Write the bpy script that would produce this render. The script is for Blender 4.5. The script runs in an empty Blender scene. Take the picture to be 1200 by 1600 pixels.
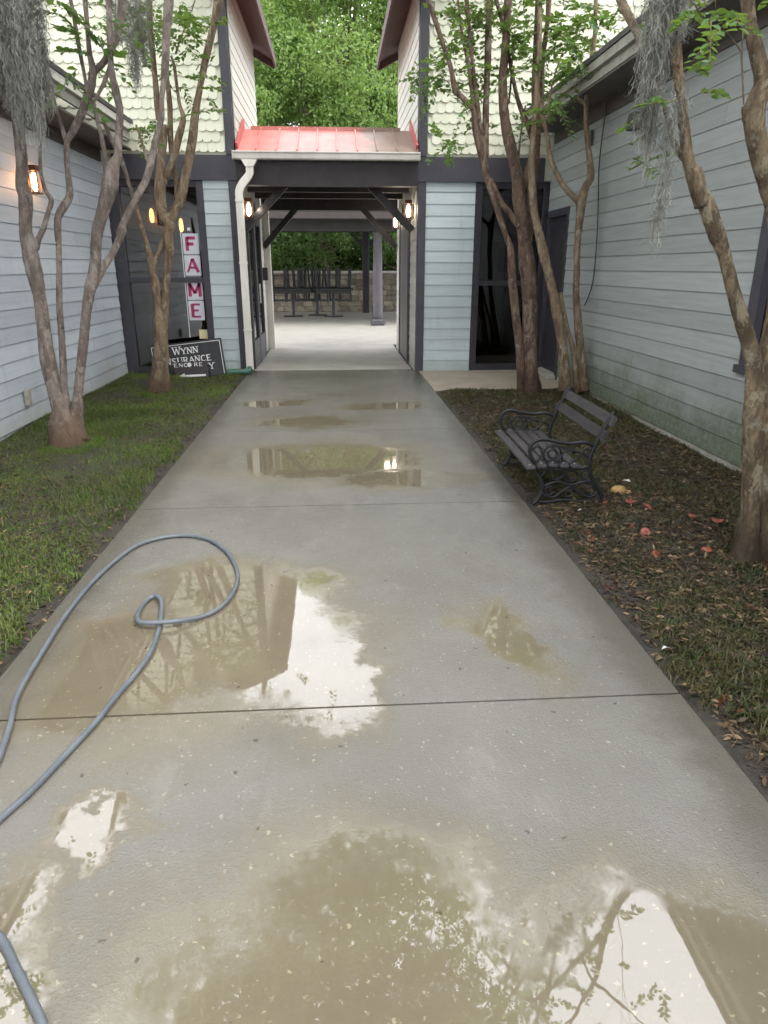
import bpy, math, random
import numpy as np

# ------------------------------------------------------------------ camera, world, sun, exposure
R = math.radians
SC = bpy.context.scene
COL = SC.collection
FPX, HX, HY, CAMH = 1080.0, 523.0, 418.0, 1.5          # focal length and horizon point, in photograph pixels
PITCH = math.atan((800 - HY) / FPX)
YAW = math.atan((600 - HX) / FPX * math.cos(PITCH))
cam_data = bpy.data.cameras.new('camera')
cam = bpy.data.objects.new('camera', cam_data)
COL.objects.link(cam)
cam.location = (0, 0, CAMH)
cam.rotation_euler = (R(90) - PITCH, 0, -YAW)
cam_data.sensor_fit = 'HORIZONTAL'
cam_data.sensor_width = 36.0
cam_data.lens = 36.0 * FPX / 1200.0
cam_data.clip_start = 0.02
cam_data.clip_end = 1500
SC.camera = cam

SUN_EL, SUN_AZ = 56.0, 128.0        # azimuth measured clockwise from +Y (view direction): from behind on the right
world = bpy.data.worlds.new('World')
SC.world = world
world.use_nodes = True
wn = world.node_tree
wn.nodes.clear()
w_out = wn.nodes.new('ShaderNodeOutputWorld')
w_bg = wn.nodes.new('ShaderNodeBackground')
w_sky = wn.nodes.new('ShaderNodeTexSky')
w_sky.sky_type = 'NISHITA'
w_sky.sun_disc = False
w_sky.sun_elevation = R(SUN_EL)
w_sky.sun_rotation = R(SUN_AZ)
w_sky.air_density = 1.0
w_sky.dust_density = 4.0
w_sky.ozone_density = 1.0
w_hsv = wn.nodes.new('ShaderNodeHueSaturation')          # overcast: the blue is taken out of the sky
w_hsv.inputs['Saturation'].default_value = 0.22
w_hsv.inputs['Value'].default_value = 1.0
w_cloud = wn.nodes.new('ShaderNodeMix')                 # even cloud cover over the clear sky
w_cloud.data_type = 'RGBA'
w_cloud.inputs[0].default_value = 0.8
w_cloud.inputs[7].default_value = (10.0, 10.15, 10.6, 1)
w_bg.inputs['Strength'].default_value = 0.15
wn.links.new(w_sky.outputs[0], w_hsv.inputs['Color'])
wn.links.new(w_hsv.outputs[0], w_cloud.inputs[6])
wn.links.new(w_cloud.outputs[2], w_bg.inputs['Color'])
wn.links.new(w_bg.outputs[0], w_out.inputs['Surface'])

sun_data = bpy.data.lights.new('sun', 'SUN')
sun_data.energy = 0.8
sun_data.angle = R(28)
sun_data.color = (1.0, 0.96, 0.9)
sun = bpy.data.objects.new('sun', sun_data)
COL.objects.link(sun)
sun.rotation_euler = (R(90 - SUN_EL), 0, R(180 - SUN_AZ))
sun.location = (4, -4, 12)

SC.view_settings.view_transform = 'Standard'
SC.view_settings.look = 'None'
SC.view_settings.gamma = 1.0
SC.view_settings.exposure = 1.4
SC.view_settings.use_curve_mapping = False
SC.render.engine = 'CYCLES'
SC.cycles.max_bounces = 4
SC.cycles.diffuse_bounces = 3
SC.cycles.glossy_bounces = 3
SC.cycles.transmission_bounces = 3
SC.cycles.transparent_max_bounces = 6
SC.cycles.use_denoising = True
SC.cycles.use_adaptive_sampling = True
SC.cycles.adaptive_threshold = 0.03
SC.cycles.sample_clamp_indirect = 6.0

rng = np.random.default_rng(7)
random.seed(7)

# ------------------------------------------------------------------ measuring helpers (photograph pixel -> point at a known depth)
_f = np.array([math.sin(YAW) * math.cos(PITCH), math.cos(YAW) * math.cos(PITCH), -math.sin(PITCH)])
_u = np.array([math.sin(YAW) * math.sin(PITCH), math.cos(YAW) * math.sin(PITCH), math.cos(PITCH)])
_r = np.array([math.cos(YAW), -math.sin(YAW), 0.0])
_c = np.array([0, 0, CAMH])
def ray(x, y): return _f + _r * (x - 600) / FPX + _u * (800 - y) / FPX
def on_ground(x, y, z=0.0):
    d = ray(x, y); return _c + d * ((z - CAMH) / d[2])
def at_depth(x, y, Y):
    d = ray(x, y); return _c + d * (Y / d[1])
def depth_scale(p): return float((np.array(p) - _c) @ _f) / FPX     # metres per photograph pixel there

# ------------------------------------------------------------------ mesh helpers
class MB:
    def __init__(s): s.v = []; s.f = []
    def add(s, vs, fs):
        o = len(s.v); s.v += [tuple(map(float, v)) for v in vs]; s.f += [tuple(i + o for i in f) for f in fs]
    def box(s, a, b):
        x0, y0, z0 = a; x1, y1, z1 = b
        s.add([(x0,y0,z0),(x1,y0,z0),(x1,y1,z0),(x0,y1,z0),(x0,y0,z1),(x1,y0,z1),(x1,y1,z1),(x0,y1,z1)],
              [(0,3,2,1),(4,5,6,7),(0,1,5,4),(1,2,6,5),(2,3,7,6),(3,0,4,7)])
        return s
    def bev(s, a, b, c=0.006):
        """box with chamfered edges"""
        x0, y0, z0 = a; x1, y1, z1 = b
        c = min(c, (x1-x0)*.3, (y1-y0)*.3, (z1-z0)*.3)
        vs = []
        for z, k in ((z0, c), (z0 + c, 0), (z1 - c, 0), (z1, c)):
            q = k
            m = c if k == 0 else c
            e = c
            # octagonal ring
            X0, X1, Y0, Y1 = x0 + q, x1 - q, y0 + q, y1 - q
            vs += [(X0+e,Y0,z),(X1-e,Y0,z),(X1,Y0+e,z),(X1,Y1-e,z),(X1-e,Y1,z),(X0+e,Y1,z),(X0,Y1-e,z),(X0,Y0+e,z)]
        fs = [tuple(range(7, -1, -1)), tuple(range(24, 32))]
        for k in range(3):
            for i in range(8):
                j = (i + 1) % 8
                fs.append((k*8+i, k*8+j, k*8+8+j, k*8+8+i))
        s.add(vs, fs); return s
    def bar(s, p, q, w, h, up=(0, 0, 1)):
        """rectangular bar from p to q"""
        p = np.array(p, float); q = np.array(q, float)
        d = q - p; L = np.linalg.norm(d); d /= L
        up = np.array(up, float)
        if abs(d @ up) > .95: up = np.array((1.0, 0, 0))
        a = np.cross(d, up); a /= np.linalg.norm(a); b = np.cross(a, d)
        vs = []
        for e in (p, q):
            for i, j in ((-1,-1),(1,-1),(1,1),(-1,1)):
                vs.append(e + a*i*w/2 + b*j*h/2)
        s.add(vs, [(3,2,1,0),(4,5,6,7),(0,1,5,4),(1,2,6,5),(2,3,7,6),(3,0,4,7)]); return s
    def prism(s, poly, d, axis=1, base=0.0):
        """poly: 2D points counter-clockwise; extruded along axis from base to base+d"""
        n = len(poly)
        def P(a, b, t):
            if axis == 1: return (a, t, b)
            if axis == 0: return (t, a, b)
            return (a, b, t)
        vs = [P(a, b, base) for a, b in poly] + [P(a, b, base + d) for a, b in poly]
        fs = [tuple(range(n)), tuple(range(2*n-1, n-1, -1))]
        for i in range(n):
            j = (i + 1) % n
            fs.append((i, n + i, n + j, j))
        s.add(vs, fs); return s
    def tube(s, pts, rad, sides=10, caps=True, smooth=0, wob=0.0, flat=None):
        pts = np.array(pts, float)
        rad = np.full(len(pts), float(rad)) if np.isscalar(rad) else np.array(rad, float)
        if smooth:
            pts, rad = spline(pts, rad, smooth)
        n = len(pts)
        T = np.gradient(pts, axis=0); T /= np.linalg.norm(T, axis=1)[:, None] + 1e-12
        ref = np.array((0, 0, 1.0)) if abs(T[0][2]) < .9 else np.array((1.0, 0, 0))
        A = np.cross(T[0], ref); A /= np.linalg.norm(A)
        o = len(s.v)
        ang = np.arange(sides) * 2 * math.pi / sides
        ph = rng.uniform(0, 6.28, 3)
        for i in range(n):
            A = A - T[i] * (A @ T[i]); A /= np.linalg.norm(A)
            B = np.cross(T[i], A)
            rr = rad[i] * (1 + wob * (np.sin(ang*2 + ph[0] + i*.13) + .6*np.sin(ang*3 + ph[1] - i*.31) + .5*rng.uniform(-1, 1, sides)))
            ring = pts[i] + np.outer(np.cos(ang)*rr, A) + np.outer(np.sin(ang)*rr, B)
            s.v += [tuple(v) for v in ring]
        for i in range(n - 1):
            for k in range(sides):
                k2 = (k + 1) % sides
                s.f.append((o+i*sides+k, o+i*sides+k2, o+(i+1)*sides+k2, o+(i+1)*sides+k))
        if caps:
            s.f.append(tuple(o + k for k in range(sides-1, -1, -1)))
            s.f.append(tuple(o + (n-1)*sides + k for k in range(sides)))
        return s
    def lathe(s, prof, c=(0, 0, 0), sides=16):
        o = len(s.v)
        for r, z in prof:
            for k in range(sides):
                a = k*2*math.pi/sides
                s.v.append((c[0]+r*math.cos(a), c[1]+r*math.sin(a), c[2]+z))
        for i in range(len(prof)-1):
            for k in range(sides):
                k2 = (k+1) % sides
                s.f.append((o+i*sides+k, o+i*sides+k2, o+(i+1)*sides+k2, o+(i+1)*sides+k))
        s.f.append(tuple(o+k for k in range(sides-1, -1, -1)))
        s.f.append(tuple(o+(len(prof)-1)*sides+k for k in range(sides)))
        return s
    def mesh(s, name, smooth=False):
        me = bpy.data.meshes.new(name)
        me.from_pydata(s.v, [], s.f)
        if smooth: me.shade_smooth()
        me.update()
        return me
    def build(s, name, m, parent=None, smooth=False):
        me = s.mesh(name, smooth)
        me.materials.append(m)
        return link(name, me, parent)

def link(name, me, parent=None, loc=None):
    o = bpy.data.objects.new(name, me)
    COL.objects.link(o)
    if parent is not None: o.parent = parent
    if loc is not None: o.location = loc
    return o

def np_mesh(name, V, F, m, parent=None, smooth=False):
    """V (n,3), F (k,4) quads, fast"""
    me = bpy.data.meshes.new(name)
    V = np.ascontiguousarray(V, np.float32); F = np.ascontiguousarray(F, np.int32)
    k = F.shape[1]
    me.vertices.add(len(V)); me.vertices.foreach_set('co', V.ravel())
    me.loops.add(F.size); me.loops.foreach_set('vertex_index', F.ravel())
    me.polygons.add(len(F)); me.polygons.foreach_set('loop_start', np.arange(0, F.size, k, dtype=np.int32))
    me.update(calc_edges=True)
    if smooth: me.shade_smooth()
    me.materials.append(m)
    return link(name, me, parent)

def spline(P, r, sub):
    P = np.array(P, float); n = len(P)
    out = []; ro = []
    E = np.vstack([2*P[0]-P[1], P, 2*P[-1]-P[-2]])
    for i in range(n-1):
        p0, p1, p2, p3 = E[i], E[i+1], E[i+2], E[i+3]
        for k in range(sub):
            t = k/sub
            out.append(.5*((2*p1)+(-p0+p2)*t+(2*p0-5*p1+4*p2-p3)*t*t+(-p0+3*p1-3*p2+p3)*t**3))
            ro.append(r[i]*(1-t)+r[i+1]*t)
    out.append(P[-1]); ro.append(r[-1])
    return np.array(out), np.array(ro)

def empty(name, loc=(0, 0, 0), rz=0.0):
    o = bpy.data.objects.new(name, None)
    o.empty_display_size = .1
    COL.objects.link(o); o.location = loc; o.rotation_euler = (0, 0, rz)
    return o
def tag(o, label=None, cat=None, group=None, kind=None):
    if label: o['label'] = label
    if cat: o['category'] = cat
    if group: o['group'] = group
    if kind: o['kind'] = kind
    return o

# ------------------------------------------------------------------ materials
class NT:
    def __init__(s, name):
        s.m = bpy.data.materials.new(name); s.m.use_nodes = True
        s.t = s.m.node_tree; s.t.nodes.clear()
        s.out = s.n('ShaderNodeOutputMaterial')
    def n(s, t, **kw):
        q = s.t.nodes.new(t)
        for k, v in kw.items(): setattr(q, k, v)
        return q
    def L(s, a, b): s.t.links.new(a, b)
    def pos(s): return s.n('ShaderNodeNewGeometry').outputs['Position']
    def scaled(s, sc, src=None):
        mp = s.n('ShaderNodeMapping'); mp.inputs['Scale'].default_value = sc
        s.L(src if src else s.pos(), mp.inputs['Vector']); return mp.outputs[0]
    def noise(s, scale, detail=4, rough=.6, vec=None, dist=0.0):
        q = s.n('ShaderNodeTexNoise'); q.inputs['Scale'].default_value = scale
        q.inputs['Detail'].default_value = detail; q.inputs['Roughness'].default_value = rough
        q.inputs['Distortion'].default_value = dist
        s.L(vec if vec else s.pos(), q.inputs['Vector']); return q.outputs['Fac']
    def vor(s, scale, feature='F1', vec=None, out='Distance', rnd=1.0):
        q = s.n('ShaderNodeTexVoronoi', feature=feature); q.inputs['Scale'].default_value = scale
        q.inputs['Randomness'].default_value = rnd
        s.L(vec if vec else s.pos(), q.inputs['Vector']); return q.outputs[out]
    def ramp(s, fac, a, b, c0=0.0, c1=1.0, smooth=True):
        q = s.n('ShaderNodeMapRange'); q.interpolation_type = 'SMOOTHSTEP' if smooth else 'LINEAR'
        q.inputs['From Min'].default_value = a; q.inputs['From Max'].default_value = b
        q.inputs['To Min'].default_value = c0; q.inputs['To Max'].default_value = c1
        s.L(fac, q.inputs['Value']); return q.outputs[0]
    def math(s, op, a, b=None, c=None):
        q = s.n('ShaderNodeMath', operation=op)
        for i, x in enumerate((a, b, c)):
            if x is None: continue
            if isinstance(x, (int, float)): q.inputs[i].default_value = x
            else: s.L(x, q.inputs[i])
        return q.outputs[0]
    def mix(s, fac, a, b, mode='MIX'):
        q = s.n('ShaderNodeMix', data_type='RGBA', blend_type=mode)
        for i, x in ((0, fac), (6, a), (7, b)):
            if isinstance(x, (int, float)): q.inputs[i].default_value = x
            elif isinstance(x, tuple): q.inputs[i].default_value = (*x[:3], 1)
            else: s.L(x, q.inputs[i])
        return q.outputs[2]
    def bump(s, h, strength=.3, dist=.01):
        q = s.n('ShaderNodeBump'); q.inputs['Distance'].default_value = dist
        if isinstance(strength, (int, float)): q.inputs['Strength'].default_value = strength
        else: s.L(strength, q.inputs['Strength'])
        s.L(h, q.inputs['Height']); return q.outputs[0]
    def bsdf(s, color, rough=.6, normal=None, spec=.5, metal=0.0, ior=None, **kw):
        q = s.n('ShaderNodeBsdfPrincipled')
        for key, x in (('Base Color', color), ('Roughness', rough), ('Metallic', metal), ('Specular IOR Level', spec)):
            if isinstance(x, (int, float)): q.inputs[key].default_value = x
            elif isinstance(x, tuple): q.inputs[key].default_value = (*x[:3], 1)
            else: s.L(x, q.inputs[key])
        if ior: q.inputs['IOR'].default_value = ior
        if normal is not None: s.L(normal, q.inputs['Normal'])
        for k, v in kw.items(): q.inputs[k].default_value = v
        return q
    def done(s, sh):
        s.L(sh if not hasattr(sh, 'outputs') else sh.outputs[0], s.out.inputs['Surface']); return s.m
    def rand(s): return s.n('ShaderNodeObjectInfo').outputs['Random']

def simple(name, a, b=None, scale=6.0, rough=.6, bump=.0, bscale=40.0, spec=.5, metal=0.0, vary=0.0, stretch=None):
    t = NT(name)
    b = b or tuple(x*.75 for x in a)
    v = t.scaled(stretch) if stretch else None
    col = t.mix(t.ramp(t.noise(scale, 5, .65, v), .3, .7), a, b)
    if vary:
        col = t.mix(1.0, col, t.mix(t.rand(), tuple([1-vary]*3), tuple([1+vary*.3]*3)), 'MULTIPLY')
    nm = t.bump(t.noise(bscale, 4, .6, v), bump, .01) if bump else None
    return t.done(t.bsdf(col, rough, nm, spec, metal))

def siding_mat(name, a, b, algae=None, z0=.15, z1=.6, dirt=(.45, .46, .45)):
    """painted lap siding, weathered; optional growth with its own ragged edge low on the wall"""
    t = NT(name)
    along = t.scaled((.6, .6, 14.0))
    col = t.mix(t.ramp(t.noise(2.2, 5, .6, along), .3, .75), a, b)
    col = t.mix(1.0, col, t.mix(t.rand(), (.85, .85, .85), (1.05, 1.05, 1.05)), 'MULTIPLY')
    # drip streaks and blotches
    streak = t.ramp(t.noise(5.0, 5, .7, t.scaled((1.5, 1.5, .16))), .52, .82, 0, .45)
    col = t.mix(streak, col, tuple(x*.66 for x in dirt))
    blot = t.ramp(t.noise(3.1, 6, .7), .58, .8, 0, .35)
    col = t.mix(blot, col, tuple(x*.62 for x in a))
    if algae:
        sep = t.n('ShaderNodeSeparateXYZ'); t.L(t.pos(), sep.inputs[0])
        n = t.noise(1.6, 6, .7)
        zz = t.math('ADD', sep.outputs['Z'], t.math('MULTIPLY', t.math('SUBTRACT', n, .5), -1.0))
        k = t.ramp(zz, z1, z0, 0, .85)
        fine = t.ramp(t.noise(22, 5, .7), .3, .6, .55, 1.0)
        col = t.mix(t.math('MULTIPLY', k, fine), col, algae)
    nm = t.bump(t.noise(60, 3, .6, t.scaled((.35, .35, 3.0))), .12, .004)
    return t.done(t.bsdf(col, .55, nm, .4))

def leaf_mat(name, cols, trans=.45, rough=.45, spec=.4):
    t = NT(name)
    n = t.noise(1.1, 3, .6); n2 = t.vor(9.0, out='Color')
    sep = t.n('ShaderNodeSeparateColor'); t.L(n2, sep.inputs[0])
    c = t.mix(t.ramp(n, .35, .65), cols[0], cols[1])
    c = t.mix(t.math('MULTIPLY', sep.outputs[0], .6), c, cols[2])
    p = t.bsdf(c, rough, None, spec)
    tr = t.n('ShaderNodeBsdfTranslucent'); t.L(t.mix(.5, c, (.25, .36, .03), 'MIX'), tr.inputs[0])
    mx = t.n('ShaderNodeMixShader'); mx.inputs[0].default_value = trans
    t.L(p.outputs[0], mx.inputs[1]); t.L(tr.outputs[0], mx.inputs[2])
    return t.done(mx)

M = {}
M['soil'] = simple('soil', (.042, .034, .024), (.018, .015, .011), 9, .7, 1.0, 60)
M['left_siding'] = siding_mat('left_siding', (.53, .58, .625), (.47, .515, .565), (.38, .39, .37), .0, .36)
M['right_siding'] = siding_mat('right_siding', (.325, .352, .338), (.275, .30, .29), (.062, .088, .032), .08, .74)  # grey green paint, base colour also darkened for the shade on this side
M['pillar_siding'] = siding_mat('pillar_siding', (.47, .535, .545), (.41, .47, .48), (.30, .35, .31), -.1, .3)
M['cream_siding'] = siding_mat('cream_siding', (.58, .61, .545), (.52, .55, .485))
M['pale_siding'] = siding_mat('pale_siding', (.62, .60, .54), (.5, .48, .43), (.25, .27, .18), 0, .5)
t = NT('shingle')
c_ = t.mix(t.rand(), (.55, .56, .43), (.64, .645, .515))
c_ = t.mix(t.ramp(t.noise(2.0, 5, .7), .5, .8, 0, .5), c_, (.52, .55, .42))
c_ = t.mix(t.ramp(t.noise(18, 5, .7, t.scaled((1, 1, .25))), .6, .85, 0, .4), c_, (.42, .42, .34))
M['shingle'] = t.done(t.bsdf(c_, .6, t.bump(t.noise(70, 3, .6, t.scaled((1, 1, .2))), .15, .004), .35))
M['dark_trim'] = simple('dark_trim', (.054, .052, .064), (.04, .039, .048), 3, .5, .08, 30, .4)
M['dark_wood'] = simple('dark_wood', (.034, .029, .031), (.02, .017, .019), 4, .6, .15, 40, .35, stretch=(1, 1, 1))
M['dark_door'] = simple('dark_door', (.035, .033, .04), (.025, .024, .03), 3, .45, .1, 30, .4)
M['plank_door'] = simple('plank_door', (.16, .14, .125), (.09, .08, .075), 5, .5, .15, 30, .4, vary=.25, stretch=(3, 3, .25))
M['soffit'] = simple('soffit', (.12, .10, .09), (.08, .07, .06), 3, .7)
M['fascia'] = simple('fascia', (.42, .41, .36), (.27, .26, .22), 5, .6, .1, 40)
M['white_metal'] = simple('white_metal', (.74, .72, .66), (.60, .57, .50), 5, .42, .05, 30, .5, stretch=(1, 1, .3))
M['roof_dark'] = simple('roof_dark', (.10, .095, .09), (.06, .058, .055), 8, .8, .4, 60)
M['grey_column'] = simple('grey_column', (.085, .08, .092), (.065, .061, .072), 3, .45)
M['black_post'] = simple('black_post', (.018, .02, .026), (.012, .013, .016), 3, .5)
M['interior'] = simple('interior', (.10, .085, .07), (.06, .05, .042), 2, .8)
M['interior_pale'] = simple('interior_pale', (.30, .27, .22), (.2, .18, .15), 2, .8)
# red metal roofing, weathered dark towards one side by a long-standing stain
t = NT('red_roof')
sep = t.n('ShaderNodeSeparateXYZ'); t.L(t.pos(), sep.inputs[0])
c_ = t.mix(t.ramp(t.noise(2.5, 5, .6), .3, .7), (.47, .15, .125), (.56, .22, .19))
c_ = t.mix(t.ramp(t.noise(2.0, 5, .7, t.scaled((9, .7, .7))), .5, .8, 0, .45), c_, (.62, .36, .32))
c_ = t.mix(t.ramp(t.noise(3.0, 5, .7, t.scaled((7, .5, .5))), .58, .8, 0, .4), c_, (.27, .10, .085))
k_ = t.math('ADD', sep.outputs['X'], t.math('MULTIPLY', t.math('SUBTRACT', t.noise(1.3, 5, .6, t.scaled((1, 1.0, .3)), .3), .5), 1.5))
st = t.ramp(k_, .38, .62, 0, .9)
c_ = t.mix(st, c_, t.mix(t.noise(7, 4, .7), (.13, .10, .075), (.30, .24, .18)))
M['red_roof'] = t.done(t.bsdf(c_, .42, t.bump(t.noise(9, 3, .5), .08, .01), .5))
M['red_trim'] = simple('red_trim', (.50, .10, .10), (.42, .08, .08), 4, .45)
M['dark_brown'] = simple('dark_brown', (.055, .043, .042), (.04, .032, .031), 4, .6)
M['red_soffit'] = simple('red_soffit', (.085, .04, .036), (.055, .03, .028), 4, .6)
# bark of crape myrtle: peeling, mottled, streaked along the stem
def bark_mat(name, a, b, c, base):
    t = NT(name)
    v = t.scaled((6, 6, 2.0))
    col = t.mix(t.ramp(t.noise(2.0, 6, .75, v, .35), .40, .60), a, b)
    col = t.mix(t.ramp(t.noise(2.4, 6, .72, t.scaled((5.3, 5.3, 2.6)), .3), .52, .60, 0, .85), col, c)
    spots_ = t.ramp(t.noise(34, 4, .7), .60, .70, 0, .7)
    col = t.mix(spots_, col, tuple(x*.6 for x in b))
    lich = t.ramp(t.noise(9, 5, .7), .58, .72, 0, .7)
    col = t.mix(lich, col, (.36, .37, .31))
    sep = t.n('ShaderNodeSeparateXYZ'); t.L(t.pos(), sep.inputs[0])
    low = t.ramp(t.math('ADD', sep.outputs['Z'], t.math('MULTIPLY', t.noise(6, 4, .7), .35)), .62, .2, 0, .85)
    col = t.mix(low, col, base)
    h = t.math('ADD', t.noise(5, 6, .75, t.scaled((7, 7, 2.0))), t.math('MULTIPLY', t.noise(2.4, 6, .72, t.scaled((5.3, 5.3, 2.6)), .3), 1.2))
    return t.done(t.bsdf(col, .75, t.bump(h, 1.0, .035), .25))
M['bark_grey'] = bark_mat('bark_grey', (.27, .22, .185), (.155, .122, .102), (.36, .31, .265), (.16, .098, .055))
M['bark_tan'] = bark_mat('bark_tan', (.27, .20, .13), (.14, .098, .064), (.36, .30, .21), (.10, .06, .036))
M['bark_brown'] = bark_mat('bark_brown', (.20, .135, .095), (.09, .058, .044), (.28, .215, .16), (.07, .038, .025))
M['bark_near'] = bark_mat('bark_near', (.24, .18, .11), (.10, .072, .046), (.32, .275, .185), (.05, .032, .022))
M['leaf'] = leaf_mat('leaf', ((.045, .115, .042), (.08, .175, .048), (.12, .22, .05)))
M['leaf_far'] = leaf_mat('leaf_far', ((.19, .31, .09), (.29, .41, .13), (.13, .235, .07)), .5)  # leaves lightened: pale haze over the far trees is put into the colour
M['leaf_dark'] = leaf_mat('leaf_dark', ((.05, .115, .04), (.085, .165, .045), (.13, .21, .07)), .4)
M['grass'] = leaf_mat('grass', ((.045, .08, .018), (.115, .185, .036), (.14, .125, .05)), .35, .5, .3)
M['grass_dark'] = leaf_mat('grass_dark', ((.035, .05, .018), (.055, .07, .022), (.10, .075, .035)), .2, .5, .3)
t = NT('litter')
vc = t.vor(23, out='Color'); sp = t.n('ShaderNodeSeparateColor'); t.L(vc, sp.inputs[0])
c_ = t.mix(sp.outputs[0], (.025, .018, .012), (.095, .06, .03))
c_ = t.mix(t.ramp(sp.outputs[1], .8, .9), c_, (.19, .13, .07))
c_ = t.mix(t.ramp(sp.outputs[2], .97, .985), c_, (.15, .045, .02))
M['litter'] = t.done(t.bsdf(c_, .6, None, .35))
M['moss'] = simple('moss', (.31, .31, .275), (.18, .182, .155), 8, .8, spec=.2)
M['iron'] = simple('iron', (.009, .0095, .01), (.014, .014, .015), 20, .48, .25, 60, .35)
M['bench_wood'] = simple('bench_wood', (.062, .056, .058), (.03, .027, .029), 6, .5, .35, 30, .4, vary=.2, stretch=(6, 1, 6))
M['hose'] = simple('hose', (.125, .14, .155), (.085, .098, .112), 8, .38, spec=.5)
M['drain_green'] = simple('drain_green', (.03, .11, .075), (.02, .07, .05), 8, .5)
M['sign_black'] = simple('sign_black', (.016, .017, .02), (.022, .023, .026), 4, .4)
M['sign_brown'] = simple('sign_brown', (.04, .033, .034), (.033, .028, .029), 4, .5)
M['white_paint'] = simple('white_paint', (.75, .75, .74), (.66, .66, .65), 8, .5)
M['sheet_white'] = simple('sheet_white', (.62, .63, .68), (.55, .56, .61), 4, .5)
M['magenta'] = simple('magenta', (.40, .035, .13), (.34, .03, .10), 5, .5)
M['note_yellow'] = simple('note_yellow', (.70, .64, .36), (.62, .56, .30), 4, .6)
M['poster'] = simple('poster', (.42, .33, .17), (.32, .24, .12), 8, .5)
M['poster_print'] = simple('poster_print', (.18, .10, .06), (.11, .07, .05), 10, .5)
M['copper'] = simple('copper', (.16, .075, .035), (.10, .05, .03), 10, .4, metal=.8)
M['chair_black'] = simple('chair_black', (.014, .015, .019), (.02, .021, .025), 10, .45)
M['cap_orange'] = simple('cap_orange', (.26, .075, .042), (.17, .045, .027), 30, .45, .2, 60)
M['cap_yellow'] = simple('cap_yellow', (.46, .32, .12), (.30, .18, .06), 25, .6, .5, 50)
M['stem_pale'] = simple('stem_pale', (.42, .30, .17), (.3, .2, .11), 25, .6)
M['paper'] = simple('paper', (.62, .61, .58), (.5, .49, .46), 10, .6)
M['cable'] = simple('cable', (.02, .02, .022), (.03, .03, .03), 10, .5)
M['vent_dark'] = simple('vent_dark', (.05, .052, .05), (.035, .036, .035), 10, .6)
M['block_wall'] = simple('block_wall', (.46, .41, .32), (.24, .20, .15), 5, .8, .5, 20, vary=.45)
M['mortar'] = simple('mortar', (.36, .33, .28), (.27, .25, .21), 10, .9)
M['cap_stone'] = simple('cap_stone', (.62, .60, .55), (.5, .48, .44), 6, .7)
M['handle'] = simple('handle', (.55, .55, .53), (.45, .45, .43), 10, .3, metal=.9)
# window glass: thin tinted pane
def glass_mat(name, tint, ior):
    t = NT(name)
    tr = t.n('ShaderNodeBsdfTransparent'); tr.inputs[0].default_value = (*tint, 1)
    gl = t.n('ShaderNodeBsdfGlossy'); gl.inputs['Roughness'].default_value = .015
    nm = t.bump(t.noise(1.3, 2, .5), .02, .02); t.L(nm, gl.inputs['Normal'])
    fr = t.n('ShaderNodeFresnel'); fr.inputs[0].default_value = ior
    mx = t.n('ShaderNodeMixShader'); t.L(fr.outputs[0], mx.inputs[0]); t.L(tr.outputs[0], mx.inputs[1]); t.L(gl.outputs[0], mx.inputs[2])
    return t.done(mx)
M['glass'] = glass_mat('glass', (.46, .42, .37), 2.5)
M['glass_dark'] = glass_mat('glass_dark', (.36, .37, .39), 1.6)
def lamp_mat(name, col, s):
    t = NT(name); e = t.n('ShaderNodeEmission'); e.inputs[0].default_value = (*col, 1); e.inputs[1].default_value = s
    return t.done(e)
M['bulb_amber'] = lamp_mat('bulb_amber', (1.0, .42, .12), 14.0)
M['bulb_warm'] = lamp_mat('bulb_warm', (1.0, .86, .66), 9.0)

# wet concrete: broom-finished with shell aggregate, standing water in the low places
PUDDLES = [  # centre x, y, half-size x, y, turn
    (.02, 1.02, .58, .50, 0), (.64, 1.00, .42, .40, .3), (-.78, 1.24, .17, .26, .2), (-.70, 1.62, .11, .14, 0),
    (-.95, 2.45, .55, .52, .1), (-.38, 2.65, .52, .60, 0), (-.08, 2.34, .24, .40, 0), (.68, 2.60, .15, .38, .35),
    (-.2, 5.55, .95, .62, 0), (.45, 4.95, .50, .22, .1), (-.35, 7.1, .55, .30, 0), (-.75, 8.1, .4, .2, 0),
    (-.55, 3.15, .5, .30, 0), (.6, 7.9, .5, .22, 0)]
t = NT('wet_concrete')
P = t.pos()
warp = t.n('ShaderNodeVectorMath', operation='ADD')
nz = t.n('ShaderNodeTexNoise'); nz.inputs['Scale'].default_value = 2.6; nz.inputs['Detail'].default_value = 6; nz.inputs['Roughness'].default_value = .62
t.L(P, nz.inputs['Vector'])
vm = t.n('ShaderNodeVectorMath', operation='MULTIPLY_ADD'); vm.inputs[1].default_value = (.8, .8, 0); vm.inputs[2].default_value = (-.4, -.4, 0)
t.L(nz.outputs['Color'], vm.inputs[0]); t.L(P, warp.inputs[0]); t.L(vm.outputs[0], warp.inputs[1])
depth = None
for (cx, cy, ax, ay, rz) in PUDDLES:
    mp = t.n('ShaderNodeMapping', vector_type='TEXTURE')
    mp.inputs['Location'].default_value = (cx, cy, 0); mp.inputs['Rotation'].default_value = (0, 0, rz); mp.inputs['Scale'].default_value = (ax, ay, 1)
    t.L(warp.outputs[0], mp.inputs['Vector'])
    ln = t.n('ShaderNodeVectorMath', operation='LENGTH'); t.L(mp.outputs[0], ln.inputs[0])
    d = t.math('SUBTRACT', 1.0, ln.outputs['Value'])
    depth = d if depth is None else t.math('MAXIMUM', depth, d)
grain = t.noise(38, 4, .7)
depth2 = t.math('ADD', depth, t.math('MULTIPLY', t.math('SUBTRACT', grain, .5), .55))
pud = t.ramp(depth2, -.26, .56)
film = t.ramp(t.noise(1.1, 5, .6), .35, .7)                # how wet the rest of the surface is
big = t.noise(.9, 5, .6)
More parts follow.
